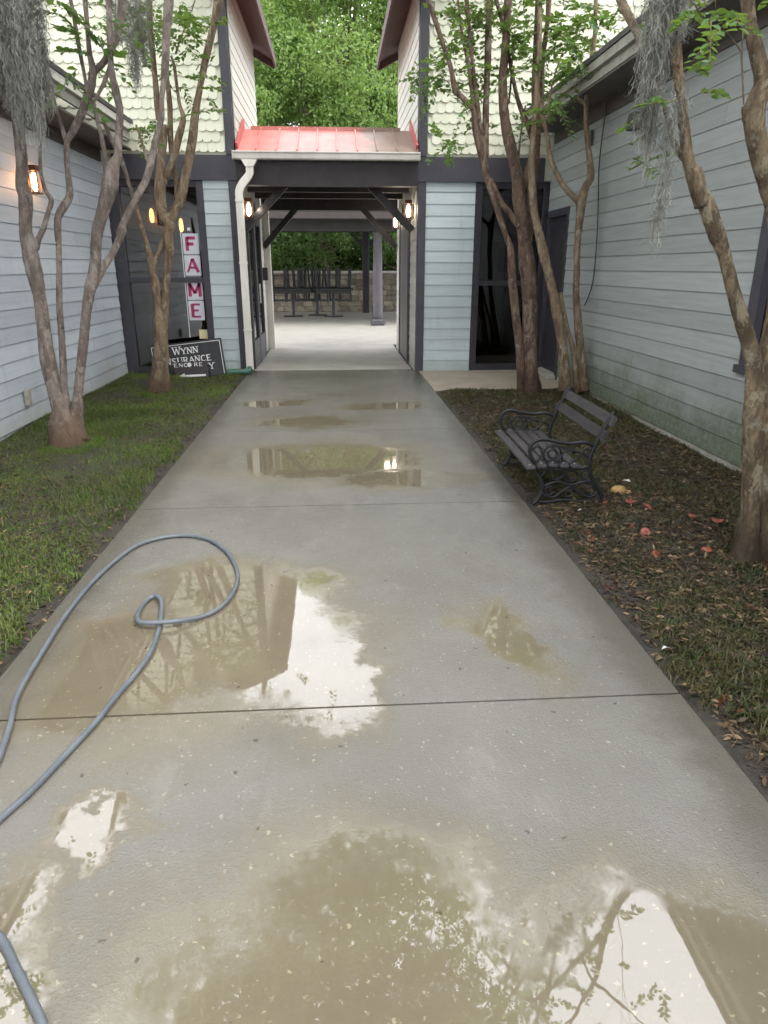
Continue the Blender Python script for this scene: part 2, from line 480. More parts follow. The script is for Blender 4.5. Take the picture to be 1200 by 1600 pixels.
c_ = t.mix(t.ramp(big, .3, .7), (.185, .178, .157), (.135, .129, .112))
c_ = t.mix(t.ramp(t.noise(5, 6, .7), .5, .75, 0, .45), c_, (.135, .127, .108))
c_ = t.mix(t.ramp(t.noise(90, 3, .7), .35, .75, 0, .6), c_, (.145, .137, .118))
# shell aggregate
stain = t.ramp(t.noise(1.7, 6, .7, t.scaled((1.0, .55, 1.0)), 1.0), .52, .74, 0, .5)
c_ = t.mix(stain, c_, (.12, .112, .095))
pale = t.ramp(t.noise(2.3, 5, .65, t.scaled((1.3, .8, 1.0)), .6), .56, .78, 0, .45)
c_ = t.mix(pale, c_, (.25, .242, .217))
va = t.n('ShaderNodeTexVoronoi'); va.inputs['Scale'].default_value = 58
wv = t.n('ShaderNodeVectorMath', operation='ADD'); nzz = t.n('ShaderNodeTexNoise'); nzz.inputs['Scale'].default_value = 60; t.L(P, nzz.inputs['Vector'])
vmm = t.n('ShaderNodeVectorMath', operation='MULTIPLY'); vmm.inputs[1].default_value = (.03, .03, 0); t.L(nzz.outputs['Color'], vmm.inputs[0])
t.L(P, wv.inputs[0]); t.L(vmm.outputs[0], wv.inputs[1]); t.L(wv.outputs[0], va.inputs['Vector'])
sv = t.n('ShaderNodeSeparateColor'); t.L(va.outputs['Color'], sv.inputs[0])
size = t.ramp(sv.outputs[0], .15, 1.0, -.08, .30, False)
shell = t.ramp(t.math('SUBTRACT', size, va.outputs['Distance']), -.05, .10)
shell = t.math('MULTIPLY', shell, t.ramp(sv.outputs[1], .1, .8, .15, .85))
c_ = t.mix(t.math('MULTIPLY', shell, .6), c_, (.36, .34, .27))
vb = t.n('ShaderNodeTexVoronoi'); vb.inputs['Scale'].default_value = 21; t.L(wv.outputs[0], vb.inputs['Vector'])
sb = t.n('ShaderNodeSeparateColor'); t.L(vb.outputs['Color'], sb.inputs[0])
spot = t.math('MULTIPLY', t.math('LESS_THAN', vb.outputs['Distance'], t.ramp(sb.outputs[0], .8, 1.0, 0, .16, False)), .8)
c_ = t.mix(spot, c_, (.06, .055, .045))
wetc = t.ramp(depth2, -.55, .45)
c_ = t.mix(t.math('MULTIPLY', wetc, .95), c_, t.mix(1.0, c_, (.98, .87, .66), 'MULTIPLY'))
c_ = t.mix(t.math('MULTIPLY', t.math('MULTIPLY', shell, pud), .35), c_, (.36, .32, .215))
sepc = t.n('ShaderNodeSeparateXYZ'); t.L(P, sepc.inputs[0])
edge = t.ramp(t.math('ADD', t.math('ABSOLUTE', t.math('ADD', sepc.outputs['X'], .04)), t.math('MULTIPLY', t.noise(3.2, 6, .72), .34)), 1.20, 1.44, 0, .75)
c_ = t.mix(edge, c_, (.075, .068, .05))                      # mud washed over the slab edges
rough = t.mix(pud, t.mix(film, (.27, .27, .27), (.13, .13, .13)), (.012, .012, .012))
h = t.math('ADD', t.math('MULTIPLY', t.noise(130, 4, .7), 1.2), t.math('MULTIPLY', t.vor(160), .5))
h = t.math('ADD', h, t.math('MULTIPLY', t.noise(48, 3, .6), .9))
bst = t.ramp(pud, 0, .75, .45, .0)
nm = t.bump(h, bst, .006)
rip = t.n('ShaderNodeBump'); rip.inputs['Distance'].default_value = .01; rip.inputs['Strength'].default_value = .018
t.L(t.noise(7, 3, .5), rip.inputs['Height']); t.L(nm, rip.inputs['Normal'])
M['wet_concrete'] = t.done(t.bsdf(c_, rough, rip.outputs[0], t.ramp(pud, 0, 1, .32, 1.0), ior=1.68))
M['dry_concrete'] = simple('dry_concrete', (.46, .44, .39), (.36, .345, .31), 2.2, .38, .25, 60, .6)
M['pad_concrete'] = simple('pad_concrete', (.36, .30, .23), (.27, .23, .18), 3, .6, .3, 50, .4)
M['joint'] = simple('joint', (.05, .048, .042), (.03, .029, .026), 10, .8)

# ------------------------------------------------------------------ setting: ground, path, pavements
PL, PR = -1.33, 1.25
FY = 10.7            # front plane of the two storey building
BY = 14.0            # its back plane
LX, RX = -3.12, 3.10 # planes of the two side walls

g = MB(); g.add([(-400, -300, -.05), (400, -300, -.05), (400, 600, -.05), (-400, 600, -.05)], [(0, 1, 2, 3)])
tag(g.build('ground', M['soil']), kind='structure')

def bed_mesh(x0, x1, y0, y1, step, seed, edge_low):
    """gently uneven planting bed"""
    nx = int((x1-x0)/step)+1; ny = int((y1-y0)/step)+1
    X, Y = np.meshgrid(np.linspace(x0, x1, nx), np.linspace(y0, y1, ny))
    k = np.random.default_rng(seed)
    Z = np.zeros_like(X)
    for _ in range(14):
        a, b, p = k.uniform(.6, 5), k.uniform(.6, 5), k.uniform(0, 6.28)
        Z += np.sin(X*a*2+p)*np.cos(Y*b+p*1.7)*.010/ (1+a*.4)
    e = np.clip(np.abs(X-edge_low)/.25, 0, 1)
    Z = -.018 + (Z+.022)*e
    V = np.stack([X.ravel(), Y.ravel(), Z.ravel()], 1)
    i = np.arange((ny-1)*(nx-1)); r = i//(nx-1); c = i % (nx-1)
    F = np.stack([r*nx+c, r*nx+c+1, (r+1)*nx+c+1, (r+1)*nx+c], 1)
    return V, F, (lambda x, y: Z[np.clip(((y-y0)/(y1-y0)*(ny-1)).astype(int), 0, ny-1), np.clip(((x-x0)/(x1-x0)*(nx-1)).astype(int), 0, nx-1)])
VL, FL_, zL = bed_mesh(LX, PL, -3, FY, .05, 3, PL)
tag(np_mesh('lawn_bed', VL, FL_, M['soil'], smooth=True), kind='structure')
VR, FR_, zR = bed_mesh(PR, RX, -3, 8.9, .05, 5, PR)
tag(np_mesh('mulch_bed', VR, FR_, M['soil'], smooth=True), kind='structure')

b = MB(); b.box((PL + .002, -3.2, -.045), (PR - .002, FY + .2, -.024))
path = tag(b.build('path', M['joint']), kind='structure')
joints = [-3.2, -.13, 2.13, 4.39, 6.65, 8.90, 10.9]
for y0, y1 in zip(joints[:-1], joints[1:]):
    s_ = MB(); s_.box((PL, y0 + .005, -.03), (PR, y1 - .005, 0))
    s_.build('slab', M['wet_concrete'], path)
b = MB(); b.bev((PL + .05, 10.905, -.03), (PR - .08, 14.6, .0), .006)
tag(b.build('passage_floor', M['dry_concrete']), kind='structure')
b = MB(); b.box((-14, 14.61, -.03), (14, 25.9, .0))
tag(b.build('courtyard_pavement', M['dry_concrete']), kind='structure')
b = MB(); b.bev((PR + .006, 8.90, -.03), (RX, FY, .004), .008)
tag(b.build('landing_slab', M['pad_concrete']), kind='structure')

# ------------------------------------------------------------------ lap siding
def board_mesh(L, expo=.157):
    """one tapered lap board along +X, face towards -Y, bottom edge at z=0"""
    h = expo + .022
    m = MB()
    prof = [(0, 0), (-.014, .0), (-.0155, .004), (-.005, h), (0, h)]
    n = len(prof)
    vs = [(0, y, z) for y, z in prof] + [(L, y, z) for y, z in prof]
    fs = [tuple(range(n)), tuple(range(2*n-1, n-1, -1))] + [(i, n+i, n+(i+1) % n, (i+1) % n) for i in range(n)]
    m.add(vs, fs)
    return m
_bm = {}
def siding(parent, m, p, dirz, L, z0, z1, expo=.157, splits=None, holes=()):
    """boards in courses from p along a direction (angle dirz); holes: (a0, a1, z0, z1) along/up"""
    ca, sa = math.cos(dirz), math.sin(dirz)
    z = z0; k = 0
    while z < z1 - .02:
        segs = [(0.0, L)]
        for (a0, a1, h0, h1) in holes:
            if z + expo*.5 > h0 and z + expo*.5 < h1:
                new = []
                for s, e in segs:
                    if s < a0 - .01: new.append((s, min(e, a0)))
                    if e > a1 + .01: new.append((max(s, a1), e))
                    if e <= a0 or s >= a1: new = [q for q in new if q != (s, min(e, a0))] + ([(s, e)] if (s, e) not in new else [])
                segs = sorted(set(new))
        for s, e in segs:
            cuts = [s]
            if splits and e - s > splits*1.3:
                c = s + splits*(.45 + .55*((k*.37) % 1))
                while c < e - .4: cuts.append(c); c += splits
            cuts.append(e)
            for a, b_ in zip(cuts[:-1], cuts[1:]):
                Lb = round(b_ - a - .003, 3)
                if Lb < .03: continue
                key = (Lb, expo, m.name)
                if key not in _bm:
                    me = board_mesh(Lb, expo).mesh('siding_board'); me.materials.append(m); _bm[key] = me
                o = link('siding_board', _bm[key], parent, (p[0]+ca*a, p[1]+sa*a, z + random.uniform(-.003, .003)))
                o.rotation_euler = (random.uniform(-.006, .006), 0, dirz)
        z += expo; k += 1

# ------------------------------------------------------------------ side buildings
def side_building(name, label, X, side, m, ztop, eaveX, fz0, fz1, yend, holes, z_first):
    """one storey building along the path; side -1 left, +1 right"""
    root = empty(name, (X + side*2.5, 4, 0)); tag(root, label, 'building')
    inv = root.location.copy()
    def part(mb, nm, mat_, par=root, smooth=False):
        o = mb.build(nm, mat_, par, smooth)
        if par is root: o.location = -inv
        return o
    w = MB()
    ys = -3.0
    cur = ys
    spans = sorted([(h[0], h[1], h[2], h[3]) for h in holes])
    for (a0, a1, h0, h1) in spans:
        w.box((min(X + side*.02, X + side*.15), cur, -.05), (max(X + side*.02, X + side*.15), a0, ztop))
        lo, hi = min(X + side*.02, X + side*.15), max(X + side*.02, X + side*.15)
        if h0 > 0: w.box((lo, a0, -.05), (hi, a1, h0))
        w.box((lo, a0, h1), (hi, a1, ztop))
        cur = a1
    w.box((min(X + side*.02, X + side*.15), cur, -.05), (max(X + side*.02, X + side*.15), yend, ztop))
    # back and end walls
    w.box((min(X+side*6.6, X+side*6.75), ys, -.05), (max(X+side*6.6, X+side*6.75), yend, ztop))
    w.box((min(X+side*.15, X+side*6.6), ys, -.05), (max(X+side*.15, X+side*6.6), ys+.15, ztop))
    w.box((min(X+side*.15, X+side*6.6), yend-.15, -.05), (max(X+side*.15, X+side*6.6), yend, ztop))
    wall = part(w, 'wall', m)
    if side < 0:      # board face +X, running towards +Y
        siding(wall, m, (X + .0, ys), R(90), yend - ys, z_first, ztop - .03, splits=4.9,
               holes=[(a0-ys, a1-ys, h0, h1) for a0, a1, h0, h1 in holes])
    else:             # board face -X, running towards -Y
        siding(wall, m, (X - .0, yend), R(-90), yend - ys, z_first, ztop - .03, splits=4.9,
               holes=[(yend-a1, yend-a0, h0, h1) for a0, a1, h0, h1 in holes])
    # plinth strip
    k = MB(); k.box((min(X-side*.0, X+side*.05), ys, -.05), (max(X-side*.0, X+side*.05), yend, z_first+.012))
    part(k, 'sill_board', M['fascia'] if side > 0 else M['left_siding'])
    # soffit, fascia, gutter-like crown, roof
    sf = MB(); sf.box((min(X+side*.1, eaveX), ys, ztop-.02), (max(X+side*.1, eaveX), yend-.1, ztop))
    part(sf, 'soffit', M['soffit'])
    fr = MB(); fr.box((min(X-side*.03, X-side*.0), ys, ztop-.16), (max(X-side*.03, X-side*.0), yend-.1, ztop-.02))
    part(fr, 'frieze_board', M['soffit'])
    fb = MB(); fb.box((min(eaveX, eaveX+side*.03), ys, fz0), (max(eaveX, eaveX+side*.03), yend-.1, fz1))
    fa = part(fb, 'fascia', M['fascia'])
    lip = MB(); lip.box((min(eaveX-side*.045, eaveX), ys, fz1-.07), (max(eaveX-side*.045, eaveX), yend-.1, fz1+.012))
    part(lip, 'drip_edge', M['white_metal'] if side < 0 else M['fascia'])
    rx = X + side*3.4; rz = fz1 + (abs(rx-eaveX))*.36
    rf = MB()
    rf.prism([(eaveX-side*.06, fz1+.015), (rx, rz), (X+side*7.2, fz1+.0), (X+side*7.2, fz1+.05), (rx, rz+.05), (eaveX-side*.06, fz1+.065)][::(1 if side > 0 else -1)], yend-.1-ys, 1, ys)
    part(rf, 'roof', M['roof_dark'])
    return root, part

# left building
lb, lpart = side_building('side_building', 'long pale blue clapboard building with white eave along the left lawn', LX, -1,
                          M['left_siding'], 3.0, -2.68, 3.10, 3.27, FY - .06, [], .02)
# right building with a door at its far end and a window near the camera
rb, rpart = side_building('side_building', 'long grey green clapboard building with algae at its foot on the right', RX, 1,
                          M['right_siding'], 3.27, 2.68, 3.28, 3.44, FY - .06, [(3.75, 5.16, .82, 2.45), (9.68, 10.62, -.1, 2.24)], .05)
rinv = rb.location.copy()
def rchild(mb, nm, mt, par=None):
    o = mb.build(nm, mt, par or rb)
    if par is None: o.location = -rinv
    return o
d_ = MB(); d_.box((RX + .03, 9.75, .0), (RX + .07, 10.56, 2.17)); door = rchild(d_, 'door', M['dark_door'])
for z0, z1 in ((.15, .95), (1.08, 2.02)):
    q = MB(); q.bev((RX + .018, 9.87, z0), (RX + .035, 10.44, z1), .012); q.build('door_panel', M['dark_door'], door)
q = MB(); q.box((RX - .02, 9.66, .0), (RX + .06, 9.75, 2.26)); q.box((RX - .02, 10.56, .0), (RX + .06, 10.62, 2.26)); q.box((RX - .02, 9.75, 2.17), (RX + .06, 10.56, 2.26))
rchild(q, 'door_frame', M['dark_trim'])
q = MB(); q.lathe([(.012, 0), (.012, .03), (.03, .035), (.032, .055), (.02, .07)], (0, 0, 0), 12)
hn = q.build('handle', M['handle'], door, True); hn.location = (RX + .03, 9.83, 1.0); hn.rotation_euler = (0, R(-90), 0)
q = MB(); q.bev((RX - .12, 9.68, .0), (RX + .03, 10.6, .05), .01); rchild(q, 'threshold', M['fascia'])
# window
q = MB()
for a, b_ in (((RX-.03, 5.06, .80), (RX+.08, 5.18, 2.47)), ((RX-.03, 3.73, .80), (RX+.08, 3.85, 2.47)), ((RX-.03, 3.85, 2.36), (RX+.08, 5.06, 2.47)), ((RX-.05, 3.70, .74), (RX+.08, 5.21, .80))):
    q.box(a, b_)
q.box((RX-.01, 3.85, 1.58), (RX+.06, 5.06, 1.64))
win = rchild(q, 'window', M['dark_trim'])
q = MB(); q.box((RX+.03, 3.85, .80), (RX+.036, 5.06, 1.58)); q.build('pane', M['glass_dark'], win)
q = MB(); q.box((RX+.03, 3.85, 1.64), (RX+.036, 5.06, 2.36)); q.build('pane', M['glass_dark'], win)
# wall vent and electrical cover, under the eave
v = MB(); v.prism([(0, 0), (.20, 0), (.20, .10), (.17, .15), (.03, .15), (0, .10)], .06, 0, -.06)
vo = v.build('vent_hood', M['vent_dark'], rb); vo.location = (RX - .02 - rinv[0], 7.62 - rinv[1], 2.82 - rinv[2])
v = MB(); v.bev((-.03, 0, 0), (0, .05, .17), .008); vo = v.build('junction_box', M['vent_dark'], rb); vo.location = (RX - .02 - rinv[0], 8.98 - rinv[1], 2.86 - rinv[2])

# ------------------------------------------------------------------ two storey building either side of the passage
def shingle_mesh(w=.118, h=.20):
    m = MB(); pts = []
    hw = w/2 - .0002
    pts.append((hw, h)); pts.append((-hw, h)); pts.append((-hw, .036))
    for k in range(1, 7):
        a = math.pi + k*math.pi/7
        pts.append((hw*math.cos(a), .036 + .036*math.sin(a)))
    pts.append((hw, .036))
    # front face tilted: bottom proud
    n = len(pts)
    vs = [(x, -.026 + .020*(z/h), z) for x, z in pts] + [(x, -.012 + .012*(z/h), z) for x, z in pts]
    fs = [tuple(range(n)), tuple(range(2*n-1, n-1, -1))] + [((i+1) % n, i, n+i, n+(i+1) % n) for i in range(n)]
    m.add(vs, fs); return m
SH = shingle_mesh().mesh('shingle'); SH.materials.append(M['shingle'])
SHW, SHE = .118, .128

def two_storey(side, label):
    """side -1 left block, +1 right block; inner face at xi"""
    xi = PL if side < 0 else 1.2
    xo = side*7.3
    root = empty('two_storey_building', (side*4.3, 12.3, 0)); tag(root, label, 'building')
    off = np.array(root.location)
    def part(mb, nm, mt, par=root, smooth=False):
        o = mb.build(nm, mt, par, smooth)
        if par is root: o.location = -root.location
        return o
    def sx(a, b_): return (min(a, b_), max(a, b_))
    EZ = 5.12                       # wall top at the inner eave
    ridge_x = side*4.35; slope = .52
    rz = EZ + (abs(ridge_x) - abs(xi))*slope
    # upper storey walls (gable prism) as backing
    up = MB()
    poly = [(xi, 2.66), (xo, 2.66), (xo, EZ - .02), (ridge_x, rz - .02), (xi, EZ - .02)]
    if side > 0: up.prism(poly, .12, 1, FY + .004)
    else: up.prism(poly[::-1], .12, 1, FY + .004)
    up_w = part(up, 'upper_wall', M['shingle'])
    # shingles on the gable front
    mats = []
    rest = MB()
    n_ind = 0
    row = 0; z = 2.985
    cand = []
    while z < rz:
        xs = xi + side*(.13 + SHW*.5*(1 + row % 2)) if True else 0
        x = xs - side*(SHW*.5 if row % 2 else 0)
        x = xi + side*(.125 + SHW*.5 + (SHW*.5 if row % 2 else 0))
        while abs(x) < abs(xo) - .06:
            top = EZ + (abs(x) - abs(xi))*slope if abs(x) < abs(ridge_x) else EZ + (2*abs(ridge_x) - abs(x) - abs(xi))*slope
            if z + .17 < top: cand.append((x, z))
            x += side*SHW
        z += SHE; row += 1
    lim = 300
    def visible(x, z): return abs(x) < 4.25 and z < 4.80 and not (abs(x) > 2.9 and z < 3.30 + (abs(x)-2.9)*.95)
    for x, z in cand:
        if visible(x, z) and n_ind < lim:
            o = link('shingle', SH, up_w, (x, FY + random.uniform(-.003, .001), z + random.uniform(-.006, .006)))
            o.rotation_euler = (random.uniform(-.015, .015), random.uniform(-.03, .03), 0); n_ind += 1
        elif not (abs(x) > 3.3 and z < 3.2):
            rest.add([(v[0]+x, v[1]+FY, v[2]+z) for v in [tuple(q.co) for q in SH.vertices]], [tuple(p.vertices) for p in SH.polygons])
    ro = rest.build('shingle_field', M['shingle'], up_w); ro['kind'] = 'stuff'
    # lower frieze beam
    bm_ = MB(); bm_.box((*sx(xi + side*.0, side*3.0)[:1], FY - .03, 2.64), (sx(xi, side*3.0)[1], FY + .1, 2.955))
    part(bm_, 'beam', M['dark_trim'])
    bl = MB(); bl.box((sx(xi, side*3.0)[0], FY - .045, 2.64), (sx(xi, side*3.0)[1], FY - .03, 2.675)); part(bl, 'beam_moulding', M['dark_trim'])
    # corner posts: lower and upper
    cp = MB(); a0, a1 = sx(xi, xi + side*.115)
    cp.bev((a0, FY - .035, -.02), (a1, FY + .09, 2.64), .006); part(cp, 'corner_post', M['dark_trim'])
    cp = MB(); cp.bev((a0 - (.004 if side < 0 else 0) , FY - .04, 2.955), (a1, FY + .09, EZ), .006); part(cp, 'corner_post', M['dark_trim'])
    # lower wall: siding panel next to the passage
    px0, px1 = (xi + side*.115, -1.80) if side < 0 else (xi + side*.115, 2.03)
    w0, w1 = sx(px0, px1)
    lw = MB(); lw.box((w0, FY + .02, -.02), (w1, FY + .14, 2.64))
    lwo = part(lw, 'lower_wall', M['pillar_siding'])
    siding(lwo, M['pillar_siding'], (w0, FY + .0), 0.0, w1 - w0, .0 if side > 0 else .02, 2.62)
    # opening with glazing
    o0, o1 = (-3.125, -1.80) if side < 0 else (2.03, 3.12)
    fr = MB()
    fw = .10
    left_w = .165 if side < 0 else .10
    fr.bev((o0, FY - .02, 0), (o0 + left_w, FY + .12, 2.64), .006)
    fr.bev((o1 - fw, FY - .02, 0), (o1, FY + .12, 2.64), .006)
    fr.box((o0 + left_w, FY - .0, 2.56), (o1 - fw, FY + .10, 2.64))
    fr.box((o0 + left_w, FY - .0, 0), (o1 - fw, FY + .10, .10))
    zm = 1.33 if side < 0 else 1.28
    fr.box((o0 + left_w, FY + .0, zm - .035), (o1 - fw, FY + .09, zm + .035))
    wo = part(fr, 'window', M['dark_trim'] if side < 0 else M['dark_door'])
    gm = M['glass'] if side < 0 else M['glass_dark']
    for z0, z1 in ((.10, zm - .035), (zm + .035, 2.56)):
        p_ = MB(); p_.box((o0 + left_w, FY + .045, z0), (o1 - fw, FY + .051, z1)); p_.build('pane', gm, wo)
    # inside the shop: a shallow room
    rm = MB()
    i0, i1 = sx(xi + side*.2, side*6.2)
    rm.add([(i0, FY+.16, .0), (i1, FY+.16, .0), (i1, BY-.16, .0), (i0, BY-.16, .0), (i0, FY+.16, 2.75), (i1, FY+.16, 2.75), (i1, BY-.16, 2.75), (i0, BY-.16, 2.75)],
           [(0, 1, 2, 3), (7, 6, 5, 4), (2, 6, 7, 3), (1, 5, 6, 2), (0, 3, 7, 4)])
    part(rm, 'interior_room', M['interior'])
    if side < 0:
        tb = MB(); tb.box((-2.95, 11.5, .0), (-1.95, 12.0, .78)); tb.box((-2.6, 11.55, .78), (-2.45, 11.7, 1.2)); part(tb, 'display_counter', M['interior_pale'])
    # inner wall along the passage, lower storey
    iw = MB(); a0, a1 = sx(xi + side*.02, xi + side*.14)
    iw.box((a0, FY + .09, -.02), (a1, BY, 2.95)); inner = part(iw, 'passage_wall', M['pale_siding'])
    # upper inner wall with boards
    iu = MB(); iu.box((a0, FY + .09, 2.95), (a1, BY, EZ - .02)); inner_u = part(iu, 'upper_side_wall', M['cream_siding'])
    if side < 0:
        siding(inner_u, M['cream_siding'], (xi, FY + .09), R(90), BY - FY - .09, 2.98, EZ - .03)
        siding(inner, M['pale_siding'], (xi, 12.95), R(90), BY - 12.95, .0, 2.5)
    else:
        siding(inner_u, M['cream_siding'], (xi, BY), R(-90), BY - FY - .09, 2.98, EZ - .03)
        siding(inner, M['pale_siding'], (xi, BY), R(-90), BY - 13.1, .0, 2.5)
        siding(inner, M['pale_siding'], (xi, 11.55), R(-90), 11.55 - FY - .09, .0, 2.5)
    # other outer walls (unseen sides kept plain)
    ow = MB(); b0, b1 = sx(xo, xo - side*.12)
    ow.box((b0, FY + .13, -.02), (b1, BY, EZ - .02))
    c0, c1 = sx(xi + side*.15, xo - side*.13)
    ow.box((c0, BY - .12, -.02), (c1, BY - .004, EZ - .02))
    e0, e1 = sx(side*3.13, xo)
    ow.box((e0, FY + .004, -.02), (e1, FY + .12, 2.655))
    part(ow, 'outer_wall', M['cream_siding'])
    gb = MB(); pg = [(xi + side*.02, EZ - .02), (xo, EZ - .02), (ridge_x, rz - .03)]
    gb.prism(pg if side > 0 else pg[::-1], .1, 1, BY - .1); part(gb, 'rear_gable', M['cream_siding'])
    # roof with overhangs
    ov = .34
    rf = MB()
    ex, ez = xi - side*ov, EZ - ov*slope
    ex2, ez2 = xo + side*ov, EZ - ov*slope
    y0, y1 = FY - .35, BY + .30
    def slab(p, q, th, mbx, ya, yb):
        (xa, za), (xb, zb) = p, q
        vs = [(xa, ya, za), (xb, ya, zb), (xb, yb, zb), (xa, yb, za), (xa, ya, za+th), (xb, ya, zb+th), (xb, yb, zb+th), (xa, yb, za+th)]
        mbx.add(vs, [(0, 3, 2, 1), (4, 5, 6, 7), (0, 1, 5, 4), (1, 2, 6, 5), (2, 3, 7, 6), (3, 0, 4, 7)])
    slab((ex, ez + .04), (ridge_x, rz + .04), .03, rf, y0, y1)
    slab((ridge_x, rz + .04), (ex2, ez2 + .04), .03, rf, y0, y1)
    rfo = part(rf, 'roof', M['red_roof'])
    sf = MB(); slab((ex + side*.01, ez + .005), (xi + side*.1, EZ + .057), .03, sf, y0 + .01, y1 - .01)
    so = sf.build('soffit', M['red_soffit'], rfo)
    fa = MB(); fa.box((min(ex, ex - side*.03), y0, ez - .10), (max(ex, ex - side*.03), y1, ez + .06)); fa.build('fascia', M['red_soffit'], rfo)
    # barge boards on the gable front
    for (pa, pb) in (((ex, ez), (ridge_x, rz)), ((ridge_x, rz), (ex2, ez2))):
        for ya in (y0 - .03, y1):
            bb = MB(); slab((pa[0], pa[1] - .12), (pb[0], pb[1] - .12), .16, bb, ya, ya + .03)
            bb.build('barge_board', M['red_soffit'], rfo)
    return root, part, inner

tl, tlpart, tl_inner = two_storey(-1, 'two storey block with cream fish scale shingles, left of the passage')
tr_, trpart, tr_inner = two_storey(1, 'two storey block with cream fish scale shingles, right of the passage')

# glazed double door in the left passage wall
q = MB(); X = PL + .02
for y in (11.05, 11.88, 11.98, 12.80): q.box((X, y, 0), (X + .05, y + .09, 2.15))
q.box((X, 11.05, 2.15), (X + .05, 12.89, 2.26)); q.box((X, 11.14, 0), (X + .045, 11.88, .42)); q.box((X, 12.07, 0), (X + .045, 12.80, .42))
dd = tlpart(q, 'double_door', M['dark_trim'])
for y0, y1 in ((11.14, 11.88), (12.07, 12.80)):
    p_ = MB(); p_.box((X + .015, y0, .42), (X + .021, y1, 2.15)); p_.build('pane', M['glass_dark'], dd)
q = MB(); q.bar((X + .09, 11.93, .95), (X + .09, 11.93, 1.25), .02, .02); q.build('handle', M['handle'], dd)
q = MB(); q.bev((PL + .02, 13.28, 1.28), (PL + .12, 13.42, 1.50), .01); tlpart(q, 'letter_box', M['chair_black'])
# plank doors in the right passage wall
q = MB(); q.box((1.185, 11.58, 0), (1.2, 13.08, 2.35)); pd = trpart(q, 'plank_door', M['dark_wood'])
for k in range(10):
    y = 11.63 + k*.141
    p_ = MB(); p_.bev((1.165, y, .03), (1.186, y + .134, 2.28), .006); p_.build('plank', M['plank_door'], pd)
q = MB(); q.box((1.15, 11.55, 0), (1.2, 11.63, 2.38)); q.box((1.15, 13.03, 0), (1.2, 13.11, 2.38)); q.box((1.15, 11.63, 2.29), (1.2, 13.03, 2.38)); q.build('door_frame', M['dark_trim'], pd)

# ------------------------------------------------------------------ passage roof
pr = empty('passage_roof', (0, 12.2, 2.6)); tag(pr, 'red standing seam metal roof over the passage between the two blocks', 'roof')
def prp(mb, nm, mt, par=None, smooth=False):
    o = mb.build(nm, mt, par or pr, smooth)
    if par is None: o.location = -pr.location
    return o
x0, x1 = PL + .02, 1.18
ye, ze, yr, zr = FY - .12, 2.99, 11.62, 3.43
NP = 9; pw = (x1 - x0)/NP
for k in range(NP):
    a, b_ = x0 + k*pw, x0 + (k+1)*pw
    p_ = MB()
    dz = random.uniform(-.003, .003)
    p_.add([(a, ye, ze+dz), (b_, ye, ze+dz), (b_, yr, zr), (a, yr, zr), (a, ye, ze+dz-.02), (b_, ye, ze+dz-.02), (b_, yr, zr-.02), (a, yr, zr-.02)],
           [(0, 1, 2, 3), (7, 6, 5, 4), (4, 5, 1, 0), (5, 6, 2, 1), (6, 7, 3, 2), (7, 4, 0, 3)])
    # standing seam on the right edge
    for (xa, xb) in ((b_-.012, b_+.006),):
        p_.add([(xa, ye, ze+.002), (xb, ye, ze+.002), (xb, yr, zr+.002), (xa, yr, zr+.002), (xa, ye, ze+.03), (xb, ye, ze+.03), (xb, yr, zr+.03), (xa, yr, zr+.03)],
               [(4, 5, 6, 7), (0, 1, 5, 4), (1, 2, 6, 5), (2, 3, 7, 6), (3, 0, 4, 7)])
    prp(p_, 'roof_panel', M['red_roof'])
q = MB(); q.box((x0 + .12, yr - .03, zr - .01), (x1 - .16, yr + .10, zr + .035)); prp(q, 'ridge_cap', M['red_roof'])
q = MB()   # back slope
q.add([(x0, yr+.02, zr-.01), (x1, yr+.02, zr-.01), (x1, BY, 2.99), (x0, BY, 2.99), (x0, yr+.02, zr-.03), (x1, yr+.02, zr-.03), (x1, BY, 2.97), (x0, BY, 2.97)],
      [(0, 1, 2, 3), (7, 6, 5, 4), (4, 5, 1, 0), (5, 6, 2, 1), (6, 7, 3, 2), (7, 4, 0, 3)]); prp(q, 'rear_slope', M['red_roof'])
for xx in (x0 - .0, x1 - .02):
    q = MB(); q.prism([(ye + .12, ze + .02), (yr + .02, zr + .0), (yr + .02, zr + .14), (ye + .02, ze + .10)][::-1], .03, 0, xx); prp(q, 'side_flashing', M['red_trim'])
# gutter: open trough profile
prof = [(0, 0), (-.085, .0), (-.10, .015), (-.108, .07), (-.125, .085), (-.125, .10), (-.115, .10), (-.10, .08), (-.092, .02), (0, .012)]
q = MB(); q.prism([(FY - .06 + a, 2.89 + b_) for a, b_ in prof][::-1], 1.19 - PL + .03, 0, PL - .02)
gut = prp(q, 'gutter', M['white_metal'])
q = MB(); 
for xx in (PL - .022, 1.19 + .012): q.box((xx, FY - .185, 2.888), (xx + .006, FY - .058, 2.995))
q.build('end_cap', M['white_metal'], gut)
